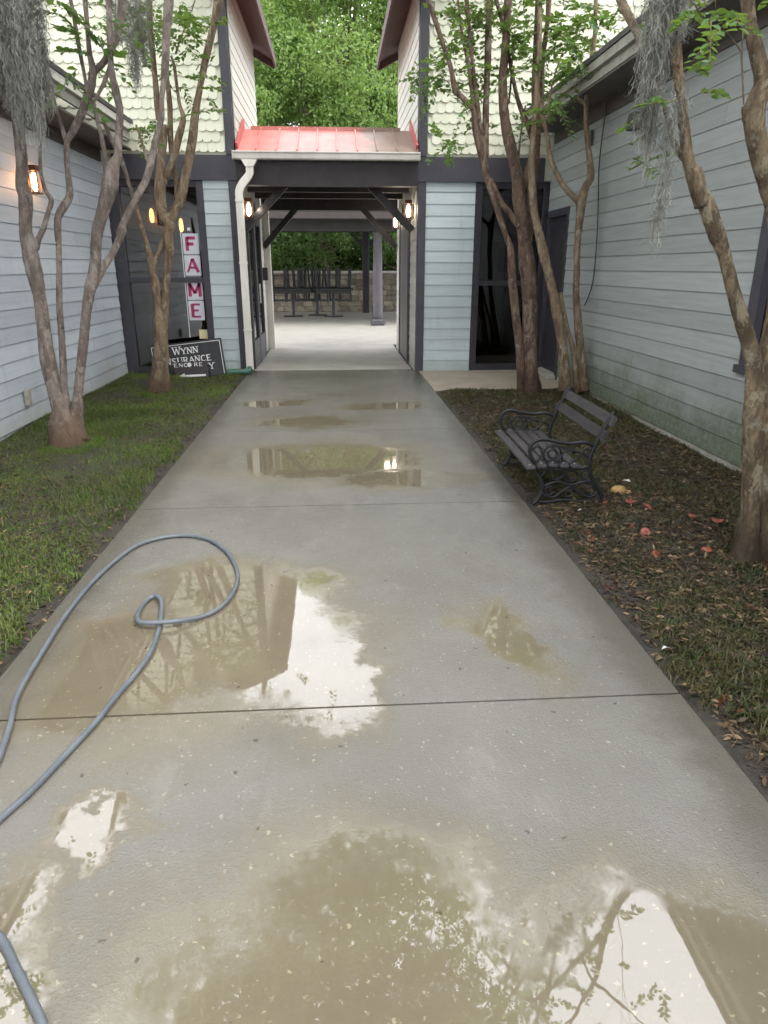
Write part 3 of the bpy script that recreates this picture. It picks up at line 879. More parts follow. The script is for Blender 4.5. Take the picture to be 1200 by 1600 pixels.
# downspout
ds = MB()
gx = -1.13
def rect_run(mb, pts, w, h):
    pts = np.array(pts, float)
    for a, b_ in zip(pts[:-1], pts[1:]): mb.bar(a, b_, w, h, (0, 1, 0))
ds_pts, ds_r = spline(np.array([(gx, FY-.12, 2.88), (gx, FY-.12, 2.78), (gx - .01, FY-.12, 2.70), (gx - .10, FY-.12, 2.60), (gx - .16, FY-.12, 2.50), (gx - .165, FY-.12, 2.40)]), np.ones(6), 5)
ds_pts = np.vstack([ds_pts, [(gx - .165, FY-.12, z_) for z_ in (2.3, 1.6, .8, .06)]])
def flat_tube(mb, pts, w, d):
    """rectangular section swept in the XZ plane"""
    n = len(pts); T = np.gradient(pts, axis=0); T /= np.linalg.norm(T, axis=1)[:, None]
    o = len(mb.v)
    for p, tt in zip(pts, T):
        nrm = np.array((tt[2], 0, -tt[0]))
        for i, j in ((-1, -1), (1, -1), (1, 1), (-1, 1)):
            mb.v.append(tuple(p + nrm*i*w/2 + np.array((0, 1, 0))*j*d/2))
    for i in range(n-1):
        for k in range(4):
            k2 = (k+1) % 4
            mb.f.append((o+i*4+k2, o+i*4+k, o+(i+1)*4+k, o+(i+1)*4+k2))
    mb.f.append((o, o+1, o+2, o+3)); mb.f.append((o+(n-1)*4+3, o+(n-1)*4+2, o+(n-1)*4+1, o+(n-1)*4))
flat_tube(ds, ds_pts, .10, .075)
dsp = ds.build('downspout', M['white_metal'], gut)
q = MB(); q.prism([(gx-.11, 2.885), (gx-.055, 2.80), (gx+.055, 2.80), (gx+.11, 2.885)], .09, 1, FY-.165); q.build('outlet', M['white_metal'], dsp)
for z in (2.36, 1.55, .62):
    q = MB(); q.box((gx-.165-.056, FY-.164, z), (gx-.165+.056, FY-.076, z+.028)); q.build('strap', M['white_metal'], dsp)
# front fascia beam, ceiling, inner beams, braces
q = MB(); q.box((PL + .0, FY - .055, 2.58), (1.2, FY + .16, 2.885)); prp(q, 'beam', M['dark_wood'])
q = MB(); q.box((PL + .02, FY + .16, 2.74), (1.18, BY, 2.77)); prp(q, 'ceiling', M['dark_wood'])
for yy in (11.75, 12.8): 
    q = MB(); q.box((PL + .02, yy, 2.60), (1.18, yy + .12, 2.739)); prp(q, 'beam', M['dark_wood'])
q = MB(); q.box((PL + .02, BY - .16, 2.49), (1.18, BY + .02, 2.739)); prp(q, 'beam', M['dark_wood'])
for yy, zt, zb, run in ((11.05, 2.62, 2.02, .62), (BY - .08, 2.52, 1.86, .62)):
    for s_ in (-1, 1):
        xi = PL + .02 if s_ < 0 else 1.16
        q = MB(); q.bar((xi, yy, zb), (xi - s_*run, yy, zt), .10, .13, (0, 1, 0)); prp(q, 'brace', M['dark_wood'])
# white pipe at the back left corner of the passage
q = MB(); q.bev((-1.335, BY - .03, 0), (-1.20, BY + .08, 2.50), .01); dp = q.build('corner_downspout', M['white_metal'])
tag(dp, 'white square downspout at the far left corner of the passage', 'downspout')

# ------------------------------------------------------------------ wall lanterns
def lantern(loc, rz, bulb, label, power, col):
    r = empty('wall_lantern', loc, rz)          # local: wall at +y, light towards -y
    tag(r, label, 'lantern', 'lanterns on the walls')
    q = MB(); q.bev((-.05, -.02, -.10), (.05, 0, .10), .006); q.build('back_plate', M['copper'], r)
    q = MB(); q.prism([(-.06, .10), (.06, .10), (.045, .15), (-.045, .15)], .10, 1, -.13); q.build('hood', M['copper'], r)
    q = MB()
    for sx_ in (-.045, .045):
        for sy in (-.125, -.035): q.box((sx_-.005, sy-.005, -.10), (sx_+.005, sy+.005, .10))
    q.box((-.055, -.135, -.115), (.055, -.025, -.10)); q.build('cage', M['copper'], r)
    q = MB(); q.lathe([(.012, -.085), (.028, -.06), (.032, 0), (.026, .06), (.012, .085)], (0, -.08, 0), 12); q.build('bulb', bulb, r, True)
    ld = bpy.data.lights.new('lantern_light', 'POINT'); ld.energy = power; ld.color = col; ld.shadow_soft_size = .05
    lo = bpy.data.objects.new('lantern_light', ld); COL.objects.link(lo); lo.parent = r; lo.location = (0, -.22, 0)
    return r
lantern((LX + .02, 7.95, 2.32), R(90), M['bulb_amber'], 'amber lantern glowing on the blue left wall beside the mossy stem', 1.2, (1, .5, .2))
lantern((PL + .03, 10.98, 2.29), R(90), M['bulb_warm'], 'lit lantern behind the white downspout on the left passage wall', 1.8, (1, .85, .65))
lantern((1.19, 11.12, 2.29), R(-90), M['bulb_warm'], 'nearer lit copper lantern on the right passage wall', 2, (1, .85, .65))
lantern((1.19, 13.42, 2.27), R(-90), M['bulb_warm'], 'farther lit copper lantern on the right passage wall', 1.5, (1, .85, .65))
for px, py, yy, lab in ((237, 337, 11.7, 'left amber stand-in lamp for a glow in the shop window glass'), (283, 352, 12.3, 'right amber stand-in lamp for a glow above the FAME letters in the shop window')):  # added bulbs standing in for the amber glows in the window glass
    c = at_depth(px, py, yy)
    r = empty('stand_in_lamp', c); tag(r, lab, 'lamp', 'stand-in lamps in the shop window')
    q = MB(); q.lathe([(.012, -.10), (.03, -.07), (.034, 0), (.026, .07), (.012, .10)], (0, 0, 0), 12); q.build('bulb', M['bulb_amber'], r, True)
    q = MB(); q.bar((0, 0, .10), (0, 0, 2.74 - c[2]), .012, .012); q.build('cord', M['cable'], r)

# ------------------------------------------------------------------ pavilion, wall and stacked chairs beyond the passage
pv = empty('pavilion', (0, 22.5, 0)); tag(pv, 'dark timber pavilion with grey and black columns beyond the passage', 'pavilion')
def pvp(mb, nm, mt, par=None, smooth=False):
    o = mb.build(nm, mt, par or pv, smooth)
    if par is None: o.location = -pv.location
    return o
def round_column(x, y, r, zt, mt, base):
    q = MB(); q.lathe([(r, 0), (r, .3), (r*.93, zt*.6), (r*.86, zt - .06), (r*1.1, zt - .05), (r*1.1, zt)], (x, y, .0), 16)
    c = pvp(q, 'column', mt, None, True)
    if base:
        q = MB(); q.bev((x - r*1.45, y - r*1.45, 0), (x + r*1.45, y + r*1.45, .16), .03); q.build('base', mt, c)
round_column(1.15, 19.7, .135, 2.40, M['grey_column'], True)
round_column(-4.0, 19.7, .135, 2.40, M['grey_column'], True)
round_column(5.2, 19.7, .135, 2.40, M['grey_column'], True)
for x in (1.07, -4.0, 5.2):
    q = MB(); q.bev((x - .115, 25.2, 0), (x + .115, 25.43, 2.63), .015); c = pvp(q, 'post', M['black_post'])
    for s_ in (-1, 1):
        k = MB(); k.bar((x + s_*.10, 25.34, 2.2), (x + s_*.5, 25.34, 2.62), .12, .12, (0, 1, 0)); k.build('brace', M['black_post'], c)
q = MB(); q.box((-6.5, 19.5, 2.40), (7.5, 19.9, 2.68)); pvp(q, 'beam', M['dark_wood'])
q = MB(); q.box((-6.5, 25.2, 2.63), (7.5, 25.5, 2.9)); pvp(q, 'beam', M['dark_wood'])
q = MB(); q.box((-6.6, 19.20, 2.685), (7.6, 19.23, 2.84)); pvp(q, 'fascia', M['dark_brown'])
q = MB(); q.prism([(19.2, 2.85), (25.7, 2.92), (25.7, 3.0), (22.6, 3.7), (19.2, 2.93)], 14.2, 0, -6.6); pvp(q, 'roof', M['roof_dark'])
# stone block wall with pale coping
sw = empty('garden_wall', (0, 26.1, 0)); tag(sw, 'low tan stone block wall with pale coping behind the stacked chairs', 'wall')
q = MB(); q.box((-7, 26.03, -.05), (2.35, 26.3, 1.30)); o = q.build('wall_core', M['mortar'], sw); o.location = -sw.location
blk = {}
rr = random.Random(4)
for r_ in range(7):
    x = -3.4 - rr.uniform(0, .3); z = .01 + r_*.184
    while x < 2.3:
        w = rr.choice((.28, .36, .44)); w2 = min(w, 2.34 - x)
        if w2 < .1: break
        key = round(w2, 2)
        if key not in blk:
            mb = MB(); mb.bev((0, 0, 0), (key - .014, .06, .172), .012); me = mb.mesh('stone_block'); me.materials.append(M['block_wall']); blk[key] = me
        link('stone_block', blk[key], sw, (x, 25.985 - 26.1 + rr.uniform(-.01, .01), z))
        x += w2
for k in range(8):
    mb = MB(); mb.bev((-7 + k*1.17, 25.92, 1.302), (-7 + k*1.17 + 1.163, 26.4, 1.385), .012); o = mb.build('coping_stone', M['cap_stone'], sw); o.location = -sw.location

def make_table(x, y, label):
    r = empty('cafe_table', (x, y, 0)); tag(r, label, 'table', 'cafe tables in front of the stone wall')
    q = MB(); q.bev((-.62, -.34, .82), (.62, .34, .88), .01); q.build('table_top', M['chair_black'], r)
    q = MB(); q.box((-.52, -.28, .72), (.52, .28, .82)); q.build('apron', M['chair_black'], r)
    q = MB(); q.lathe([(.055, .04), (.05, .1), (.05, .80), (.09, .84)], (0, 0, 0), 10); q.build('pedestal', M['chair_black'], r)
    q = MB(); q.bar((-.3, 0, .02), (.3, 0, .02), .07, .04); q.bar((0, -.3, .021), (0, .3, .021), .07, .04); q.build('base', M['chair_black'], r)
make_table(-.06, 23.2, 'right black cafe table carrying an upturned chair')
make_table(-1.36, 23.3, 'left black cafe table loaded with upturned chairs')
make_table(-.6, 23.82, 'rear black cafe table half hidden behind the front two')
def make_chair(x, y, z, rz, label):
    """chair turned upside down, seat on the table top, back hanging over the edge"""
    r = empty('upturned_chair', (x, y, z), rz); tag(r, label, 'chair', 'chairs upturned on the cafe tables')
    q = MB(); q.bev((-.20, -.20, 0), (.20, .20, .035), .01); q.build('seat', M['chair_black'], r)
    for sx_ in (-1, 1):
        for sy in (-1, 1):
            q = MB(); q.bar((sx_*.17, sy*.17, .03), (sx_*.20, sy*.20, .60), .05, .05); q.build('leg', M['chair_black'], r)
    for sx_ in (-1, 1):
        q = MB(); q.bar((sx_*.17, -.19, .02), (sx_*.18, -.29, -.40), .05, .05); q.build('back_post', M['chair_black'], r)
    for zz, yy in ((-.12, -.22), (-.36, -.28)):
        q = MB(); q.bar((-.18, yy, zz), (.18, yy, zz), .02, .06); q.build('back_rail', M['chair_black'], r)
    q = MB(); q.bar((-.18, .18, .38), (.18, .18, .38), .02, .02); q.build('stretcher', M['chair_black'], r)
for (x, y, rz, lab) in ((.28, 23.2, .1, 'upturned black chair at the right end of the row of cafe tables'),
                        (-.38, 23.15, -.15, 'upturned black chair left of the table pedestal'),
                        (-.86, 23.3, .2, 'upturned black chair at the right side of the left cafe table'),
                        (-1.32, 23.25, -.1, 'upturned black chair in the middle of the left cafe table'),
                        (-.08, 23.75, .3, 'upturned black chair behind the right cafe table pedestal'),
                        (-.62, 23.8, -.25, 'upturned black chair in the rear row between the two cafe tables'),
                        (-1.15, 23.8, .15, 'upturned black chair in the rear row behind the left cafe table'),
                        (-1.78, 23.3, .12, 'upturned black chair next to the white downspout at the left')):
    make_chair(x, y, .881, rz, lab)

# ------------------------------------------------------------------ trees
def leaf_arrays(C, D, N, L, W):
    """C bases (n,3), D unit along, N unit normal, L lengths, W half widths -> folded pointed leaves"""
    n = len(C)
    S = np.cross(D, N); S /= np.linalg.norm(S, axis=1)[:, None] + 1e-9
    L = L[:, None]; W = W[:, None]
    base = C; tip = C + D*L - N*L*.12
    l1 = C + D*L*.35 + S*W + N*W*.3; l2 = C + D*L*.72 + S*W*.75 + N*W*.15
    r1 = C + D*L*.35 - S*W + N*W*.3; r2 = C + D*L*.72 - S*W*.75 + N*W*.15
    V = np.stack([base, r1, r2, tip, l2, l1], 1).reshape(-1, 3)
    i = np.arange(n)[:, None]*6
    F = np.concatenate([i + np.array([[0, 1, 2, 3]]), i + np.array([[0, 3, 4, 5]])], 0)
    return V, F
def unit(a): return a/(np.linalg.norm(a, axis=-1, keepdims=True)+1e-9)

def sprays(centres, n_leaf=16, length=.34, leaf=.062, seed=1, droop=.25, updir=None):
    """leafy twigs: each twig an axis with alternating leaves; returns leaf arrays and twig polylines"""
    k = np.random.default_rng(seed)
    Cs, Ds, Ns, Ls, Ws, tw = [], [], [], [], [], []
    for c in centres:
        c = np.array(c, float)
        a = unit(k.normal(size=3)*np.array([1, 1, .45]) + np.array((0, 0, -.1)))
        if updir is not None: a = unit(a + np.array(updir))
        Lt = length*k.uniform(.6, 1.3)
        nl = max(6, int(n_leaf*k.uniform(.7, 1.2)))
        tt = np.linspace(.08, 1, nl)
        p = c + np.outer(tt*Lt, a) + np.outer((tt**2)*Lt*droop, (0, 0, -1))
        side = unit(np.cross(a, (0, 0, 1.0)) + k.normal(size=3)*.15)
        sg = np.where(np.arange(nl) % 2 == 0, 1, -1)[:, None]
        D = unit(side*sg*1.0 + a*.65 + k.normal(size=(nl, 3))*.28)
        N = unit(np.array((0, 0, 1.0)) + k.normal(size=(nl, 3))*.45)
        N = unit(N - D*np.sum(N*D, 1, keepdims=True))
        l = leaf*k.uniform(.6, 1.25, nl)
        Cs.append(p); Ds.append(D); Ns.append(N); Ls.append(l); Ws.append(l*k.uniform(.24, .32, nl)); tw.append(p[::3])
    V, F = leaf_arrays(np.vstack(Cs), np.vstack(Ds), np.vstack(Ns), np.hstack(Ls), np.hstack(Ws))
    return V, F, tw

def tree(name, label, base_px, Y, limbs, mt, tops, spray_pts, seed, n_over=0, leaf=.07, tl_=.34, arch=(), leaf_m='leaf', group='crape myrtle trees'):
    """limbs: list of (dY_start, dY_end, [(px, py, half-width px), ...]) measured at depth Y"""
    b = on_ground(*base_px)
    root = empty(name, (b[0], b[1], 0)); tag(root, label, 'tree', group)
    mb = MB(); ends = []
    for d0, d1, pts in limbs:
        P_, r_ = [], []
        n = len(pts)
        for i, (x, y, hw) in enumerate(pts):
            p = at_depth(x, y, Y + d0 + (d1-d0)*(i/max(1, n-1)))
            P_.append(p); r_.append(hw*depth_scale(p))
        P_ = np.array(P_); r_ = np.array(r_)
        P_[:, 2] = np.maximum(P_[:, 2], -.06)
        if P_[0][2] > .1:      # root the limb inside the wood it leaves
            P_ = np.vstack([P_[0] - unit(P_[1]-P_[0])*r_[0]*1.6, P_]); r_ = np.hstack([r_[0]*.55, r_])
        seg = np.linalg.norm(np.diff(P_, axis=0), axis=1)
        lump = 1 + .07*np.sin(np.cumsum(np.hstack([0, seg]))*9 + len(ends)) + np.random.default_rng(seed+len(ends)).uniform(-.07, .10, len(P_))
        mb.tube(P_, r_*lump, 14, True, 6, .08)
        ends.append((P_[-1], P_[-1]-P_[-2], r_[-1]))
    # flutes and a ragged spread where the trunk meets the ground
    kr = np.random.default_rng(seed + 100)
    ph_ = kr.uniform(0, 6.28, 2)
    for i_, (vx, vy, vz) in enumerate(mb.v):
        if vz < .34:
            dx, dy = vx - b[0], vy - b[1]; an = math.atan2(dy, dx); q_ = (1 - max(vz, 0)/.34)**2
            g_ = 1 + q_*(.10 + .11*math.sin(5*an + ph_[0]) + .07*math.sin(9*an + ph_[1] + vz*6))
            mb.v[i_] = (b[0] + dx*g_, b[1] + dy*g_, vz)
    # limbs carry on upward beyond the picture
    k = np.random.default_rng(seed)
    crown_pts = []
    for e, d, r in ends:
        if e[2] > tops[0]:
            d = unit(d + np.array((0, 0, .6)))
            pts = [e]; rr_ = [r]
            q = e.copy(); Lr = k.uniform(1.0, 1.9)
            for s in range(5):
                d = unit(d + k.normal(size=3)*.16 + np.array((0, 0, .08)))
                q = q + d*Lr/5; pts.append(q.copy()); rr_.append(r*(1-.16*(s+1)))
            mb.tube(pts, rr_, 8, True, 3, .04)
            for s in range(5):
                o = pts[2 + s % 4]; dd = unit(d + k.normal(size=3)*.7)
                e2 = o + dd*k.uniform(.5, 1.0)
                mb.tube([o, (o+e2)/2 + k.normal(size=3)*.05, e2], [r*.45, r*.3, r*.12], 6, True, 3)
                for _ in range(n_over):
                    crown_pts.append(o + (e2-o)*k.uniform(.3, 1.25) + k.normal(size=3)*.22)
    for (c, rad, n, src) in arch:       # boughs arching over the path, high above the picture
        c = np.array(c, float); rad = np.array(rad, float)
        tops_ = [e for e in ends if e[0][2] > tops[0]]
        e, d, r = tops_[src % len(tops_)]
        mid = (e + c)/2 + np.array((0, 0, .5))
        mb.tube([e, mid, c], [r, r*.75, r*.3], 8, True, 5, .04)
        for _ in range(max(4, n//22)):
            t0 = k.uniform(.4, 1); o = e*(1-t0)**2 + 2*mid*t0*(1-t0) + c*t0**2
            q = c + unit(k.normal(size=3))*rad*k.uniform(.4, .9)
            mb.tube([o, (o+q)/2 + k.normal(size=3)*.08, q], [r*.35, r*.22, r*.08], 6, True, 3)
        for _ in range(n):
            crown_pts.append(c + unit(k.normal(size=3))*rad*k.uniform(.1, 1)**.45)
    allp = list(spray_pts) + crown_pts
    if allp:
        V, F, tw = sprays(allp, seed=seed, leaf=leaf, length=tl_)
        for t_ in tw[:len(spray_pts)]:
            if len(t_) > 2: mb.tube(t_, np.linspace(.004, .0015, len(t_)), 4, False)
    o = mb.build('trunk', mt, root, True); o.location = -root.location
    if allp:
        c = np_mesh('crown', V, F, M[leaf_m], root); c.location = -root.location
    return root

def spots(Y, lst, seed, jy=.25):
    """leaf positions: (px, py, spread px, count)"""
    k = np.random.default_rng(seed); out = []
    for x, y, s, n in lst:
        for _ in range(n):
            out.append(at_depth(x + k.normal()*s, y + k.normal()*s*.8, Y + k.normal()*jy))
    return out

q4 = lambda ox, oy, s, pts: [(ox + x/s, oy + y/s, w/s/2) for x, y, w in pts]
# left, nearer tree: three grey stems from one flared foot
c2 = lambda p: q4(0, 350, 4, p)
c1 = lambda p: q4(0, 0, 4, p)
c3 = lambda p: q4(150, 0, 4, p)
T1 = [
    (0, 0, c2([(440, 1430, 190), (425, 1330, 185), (400, 1230, 165), (375, 1150, 120), (330, 1000, 96), (300, 850, 86), (275, 650, 82), (245, 450, 80), (215, 300, 80), (185, 150, 84), (158, 30, 80)]) + c1([(160, 1250, 84), (140, 1150, 74), (138, 1020, 70), (120, 850, 66), (100, 650, 62), (85, 400, 58), (75, 150, 54), (65, -60, 50)])),
    (0, -.1, c1([(225, 1550, 40), (240, 1500, 34), (270, 1430, 30), (300, 1330, 28), (320, 1250, 28), (285, 1190, 24), (255, 1080, 22), (250, 950, 20), (248, 780, 18), (240, 600, 14)])),
    (0, .15, c2([(425, 1330, 110), (415, 1180, 80), (398, 1040, 52), (395, 900, 40), (385, 700, 40), (372, 500, 38), (370, 300, 38), (366, 120, 38)]) + c1([(364, 1500, 38), (362, 1370, 44), (400, 1290, 50), (435, 1215, 44), (420, 1050, 36), (418, 900, 36), (450, 830, 44), (500, 730, 44), (540, 630, 44), (570, 530, 48), (578, 430, 44), (560, 330, 34), (545, 150, 30), (530, -20, 30)])),
    (.15, .3, c1([(580, 450, 40), (640, 400, 40), (700, 300, 44), (740, 180, 50), (760, 60, 50), (775, -60, 46)])),
    (.1, .2, c1([(548, 600, 26), (530, 480, 24), (495, 300, 25), (460, 100, 25), (436, -30, 24)])),
    (.1, .2, c1([(570, 660, 22), (630, 560, 25), (660, 490, 24), (690, 400, 20), (705, 300, 14)])),
    (.1, 0, c1([(410, 870, 30), (375, 760, 20), (345, 650, 16), (330, 540, 10)])),
    (0, .1, c2([(470, 1340, 110), (478, 1210, 76), (490, 1050, 60), (505, 900, 58), (525, 700, 58), (540, 560, 56), (565, 400, 60), (590, 280, 58), (600, 150, 68), (612, 40, 74)]) + c1([(650, 1300, 84), (685, 1160, 90), (700, 1060, 80), (735, 970, 44), (740, 850, 44), (750, 700, 44), (725, 570, 48), (700, 470, 40), (690, 350, 36), (685, 200, 38), (680, -30, 38)])),
    (.1, .1, c1([(690, 1080, 50), (665, 1000, 32), (640, 880, 30), (600, 720, 30), (580, 620, 26)])),
    (.05, .6, c2([(585, 390, 46), (650, 270, 44), (710, 170, 40), (768, 40, 44)]) + c3([(150, 1450, 40), (240, 1260, 44), (310, 1130, 44), (350, 980, 44), (385, 830, 40), (410, 730, 44), (412, 600, 28), (430, 450, 40), (440, 250, 48), (452, 40, 56), (455, -60, 50)])),
    (.4, .1, c3([(240, 1255, 26), (200, 1130, 26), (150, 980, 28), (100, 880, 24), (40, 740, 20)])),
]
T1s = spots(6.3, [(150, 90, 14, 2), (118, 105, 10, 2), (128, 45, 8, 2), (160, 18, 8, 2), (110, 5, 10, 2), (85, 12, 12, 3), (140, 60, 10, 2), (185, 95, 8, 2)], 11)
tree('crape_myrtle', 'grey three stemmed tree on the left lawn nearest the blue wall lantern', (110, 700), 6.2, T1, M['bark_grey'], (3.2, 0), T1s, 21, 3, arch=[((-3.5, 6.3, 6.2), (1.0, 1.1, .7), 110, 0), ((-1.5, 5.4, 5.6), (1.2, 1.2, .8), 380, 0), ((-.4, 6.6, 6.4), (1.1, 1.3, .8), 520, 2), ((-.7, 4.6, 6.0), (1.0, 1.0, .7), 420, 1)])
# left, farther tree
c7 = lambda p: q4(170, 230, 5.52, p)
T2 = [
    (0, 0, [(249, 618, 18), (249, 600, 16), (250, 575, 13), (251, 545, 11), (250, 515, 10), (247, 484, 7), (242, 438, 6), (237, 411, 5), (230, 384, 3.6), (222, 357, 3.2), (215, 331, 2.6), (211, 311, 2)]),
    (.02, .05, [(252, 560, 11), (253, 520, 9), (256, 485, 7), (258, 465, 6.5), (261, 429, 6.5), (264, 393, 7.5), (262, 366, 8.5), (265, 352, 8.5), (257, 340, 8.5), (251, 320, 8), (250, 293, 8.2), (251, 262, 7.5), (254, 225, 7), (257, 195, 6)]),
    (0, .1, [(240, 418, 4), (247, 398, 3.5), (254, 380, 4), (259, 366, 4)]),
    (.05, .1, c3([(420, 1150, 44), (480, 1000, 42), (520, 850, 40), (545, 740, 36), (520, 640, 20), (490, 420, 18), (470, 350, 14)])),
    (.05, .2, c3([(470, 1360, 70), (500, 1300, 56), (530, 1240, 52), (570, 1050, 50), (600, 880, 50), (620, 720, 46), (650, 550, 42), (690, 350, 46), (730, 180, 50), (762, 30, 52), (775, -60, 48)])),
    (.1, .1, c3([(505, 1220, 30), (500, 1120, 30), (480, 1000, 34), (466, 850, 36), (460, 650, 32), (440, 450, 30), (425, 300, 26)])),
    (.1, .2, c3([(395, 740, 36), (385, 650, 34), (370, 500, 36), (350, 300, 38), (340, 180, 40), (335, 20, 38), (333, -60, 34)])),
    (.05, .1, c3([(330, 1040, 18), (290, 900, 14), (250, 780, 12)])),
    (.1, .1, c3([(500, 330, 12), (530, 240, 10), (560, 160, 9), (600, 60, 8)])),
]
T2s = spots(9.1, [(225, 30, 16, 10), (250, 40, 18, 14), (275, 20, 14, 10), (205, 20, 10, 5), (300, 45, 12, 5), (290, 70, 8, 3), (230, 115, 9, 3), (285, 120, 9, 3), (300, 95, 7, 1), (233, 200, 10, 5), (328, 185, 6, 2), (350, 35, 6, 2), (345, 145, 6, 1), (320, 155, 7, 1), (240, 60, 10, 6)], 12)
tree('crape_myrtle', 'many stemmed tree in front of the shop window beside the black sign', (249, 616), 9.05, T2, M['bark_tan'], (4.0, 0), T2s, 22, 4)
# right, tree in front of the dark doorway
d4 = lambda p: q4(660, 0, 4, p)
d5 = lambda p: q4(720, 250, 4.32, p)
T3 = [
    (0, 0, d5([(462, 1600, 150), (465, 1540, 132), (468, 1400, 112), (466, 1100, 100), (460, 900, 92), (450, 700, 94), (432, 550, 92), (412, 400, 92), (395, 250, 92), (385, 130, 88)]) + d4([(570, 1000, 76), (540, 880, 66), (520, 760, 60), (506, 640, 58), (500, 500, 50), (512, 380, 50), (525, 200, 50), (535, 0, 48), (540, -60, 46)])),
    (-.05, -.1, d5([(420, 1580, 60), (410, 1480, 52), (395, 1250, 50), (370, 1050, 50), (355, 880, 54), (345, 750, 50), (335, 600, 48), (308, 520, 40), (270, 400, 38), (232, 300, 32), (200, 200, 34), (172, 100, 42)]) + d4([(390, 1060, 44), (365, 950, 48), (330, 800, 44), (320, 690, 36), (270, 630, 34), (205, 560, 34), (180, 430, 28), (130, 280, 28), (80, 130, 28), (40, 10, 28), (10, -80, 26)])),
    (-.05, -.05, d5([(370, 420, 50), (325, 350, 44), (280, 300, 42), (230, 200, 40), (195, 130, 36)])),
    (-.05, 0, d4([(318, 680, 26), (305, 560, 22), (290, 420, 20), (250, 220, 17), (230, 80, 15), (222, -40, 12)])),
    (-.08, 0, d4([(395, 1060, 44), (385, 980, 42), (365, 850, 30), (345, 680, 30), (325, 500, 26), (310, 350, 25), (295, 200, 25), (280, 50, 28), (272, -60, 26)])),
    (-.08, .05, d4([(396, 960, 36), (395, 850, 36), (395, 750, 40), (400, 550, 42), (410, 350, 44), (415, 150, 42), (422, -40, 40)])),
    (.05, .1, d5([(450, 560, 60), (465, 400, 64), (480, 250, 70), (478, 120, 80)]) + d4([(700, 1020, 60), (712, 920, 46), (715, 800, 48), (702, 600, 42), (705, 400, 40), (715, 200, 36), (722, -40, 34)])),
    (.05, 0, d4([(640, 1140, 60), (672, 1020, 40), (690, 900, 34), (660, 780, 30), (630, 720, 28), (590, 600, 25), (550, 400, 25), (500, 150, 25), (455, -20, 28)])),
    (.1, .2, d4([(735, 800, 36), (740, 700, 36), (745, 500, 34), (752, 350, 34), (780, 150, 34), (792, -30, 34)])),
    (.05, .05, d4([(600, 980, 12), (610, 880, 12), (625, 770, 11), (645, 660, 10)])),
    (.05, .05, d4([(540, 640, 12), (552, 520, 12), (560, 400, 10), (566, 260, 8)])),
]
T3s = spots(8.75, [(680, 45, 16, 4), (700, 20, 18, 6), (735, 30, 18, 8), (760, 60, 22, 12), (800, 30, 24, 12), (840, 60, 24, 12), (690, 110, 14, 6), (720, 105, 16, 8), (745, 130, 14, 7), (668, 130, 10, 6), (655, 115, 9, 4), (775, 110, 14, 6), (810, 110, 14, 5), (850, 95, 18, 8), (705, 218, 6, 2), (725, 222, 8, 3), (690, 214, 4, 1), (860, 150, 10, 4), (835, 205, 8, 3), (880, 40, 20, 8), (900, 70, 16, 7), (860, 10, 20, 8), (770, 5, 22, 8), (765, 145, 10, 3)], 13)
tree('crape_myrtle', 'leafy brown tree with paired stems in front of the dark doorway', (822, 616), 8.7, T3, M['bark_brown'], (4.0, 0), T3s, 23, 4, arch=[((.9, 7.4, 6.6), (1.0, 1.2, .9), 320, 0), ((.1, 8.2, 7.2), (.9, 1.0, .7), 200, 3)])
# right, slender tree behind the bench
e5 = lambda p: q4(760, 200, 4, p)
e8 = lambda p: q4(820, 60, 5.45, p)
T4 = [
    (0, .1, e5([(495, 1640, 78), (490, 1580, 70), (478, 1400, 60), (440, 1150, 64), (400, 950, 64), (355, 780, 58), (325, 650, 50), (302, 530, 46), (288, 400, 40), (282, 250, 36), (290, 100, 34), (300, -30, 34), (315, -250, 34), (330, -500, 32), (335, -860, 30)])),
    (0, .05, e5([(565, 1620, 46), (560, 1550, 40), (545, 1400, 34), (510, 1270, 30), (480, 1130, 30), (458, 1030, 26)])),
    (0, .0, e5([(612, 1640, 64), (605, 1580, 55), (590, 1400, 50), (575, 1250, 48), (560, 1050, 42), (565, 900, 40), (570, 700, 44), (585, 550, 46), (592, 470, 54), (620, 370, 46), (652, 300, 46), (640, 150, 34), (626, 10, 32)]) + e8([(522, 640, 44), (525, 500, 44), (550, 350, 44), (575, 150, 40), (592, 0, 36), (600, -120, 34), (606, -400, 30)])),
    (0, .1, e5([(588, 470, 44), (545, 430, 40), (480, 360, 36), (430, 270, 32), (400, 180, 30), (385, 80, 28), (368, 0, 28), (345, -90, 26), (318, -220, 24), (300, -400, 22)])),
    (0, 0, e8([(520, 560, 36), (490, 540, 32), (455, 515, 30), (430, 488, 24)])),
    (.05, .15, e8([(190, 620, 16), (215, 480, 15), (250, 330, 14), (300, 180, 12), (360, 20, 10)])),
]
T4s = spots(8.2, [(905, 45, 16, 10), (890, 85, 12, 6), (940, 30, 12, 5), (925, 70, 10, 4), (868, 165, 10, 5), (862, 185, 8, 4), (925, 15, 14, 6), (880, 110, 12, 4), (915, 100, 8, 2)], 14)
tree('crape_myrtle', 'slender forked grey green tree directly behind the bench', (905, 622), 8.35, T4, M['bark_tan'], (4.0, 0), T4s, 24, 4)
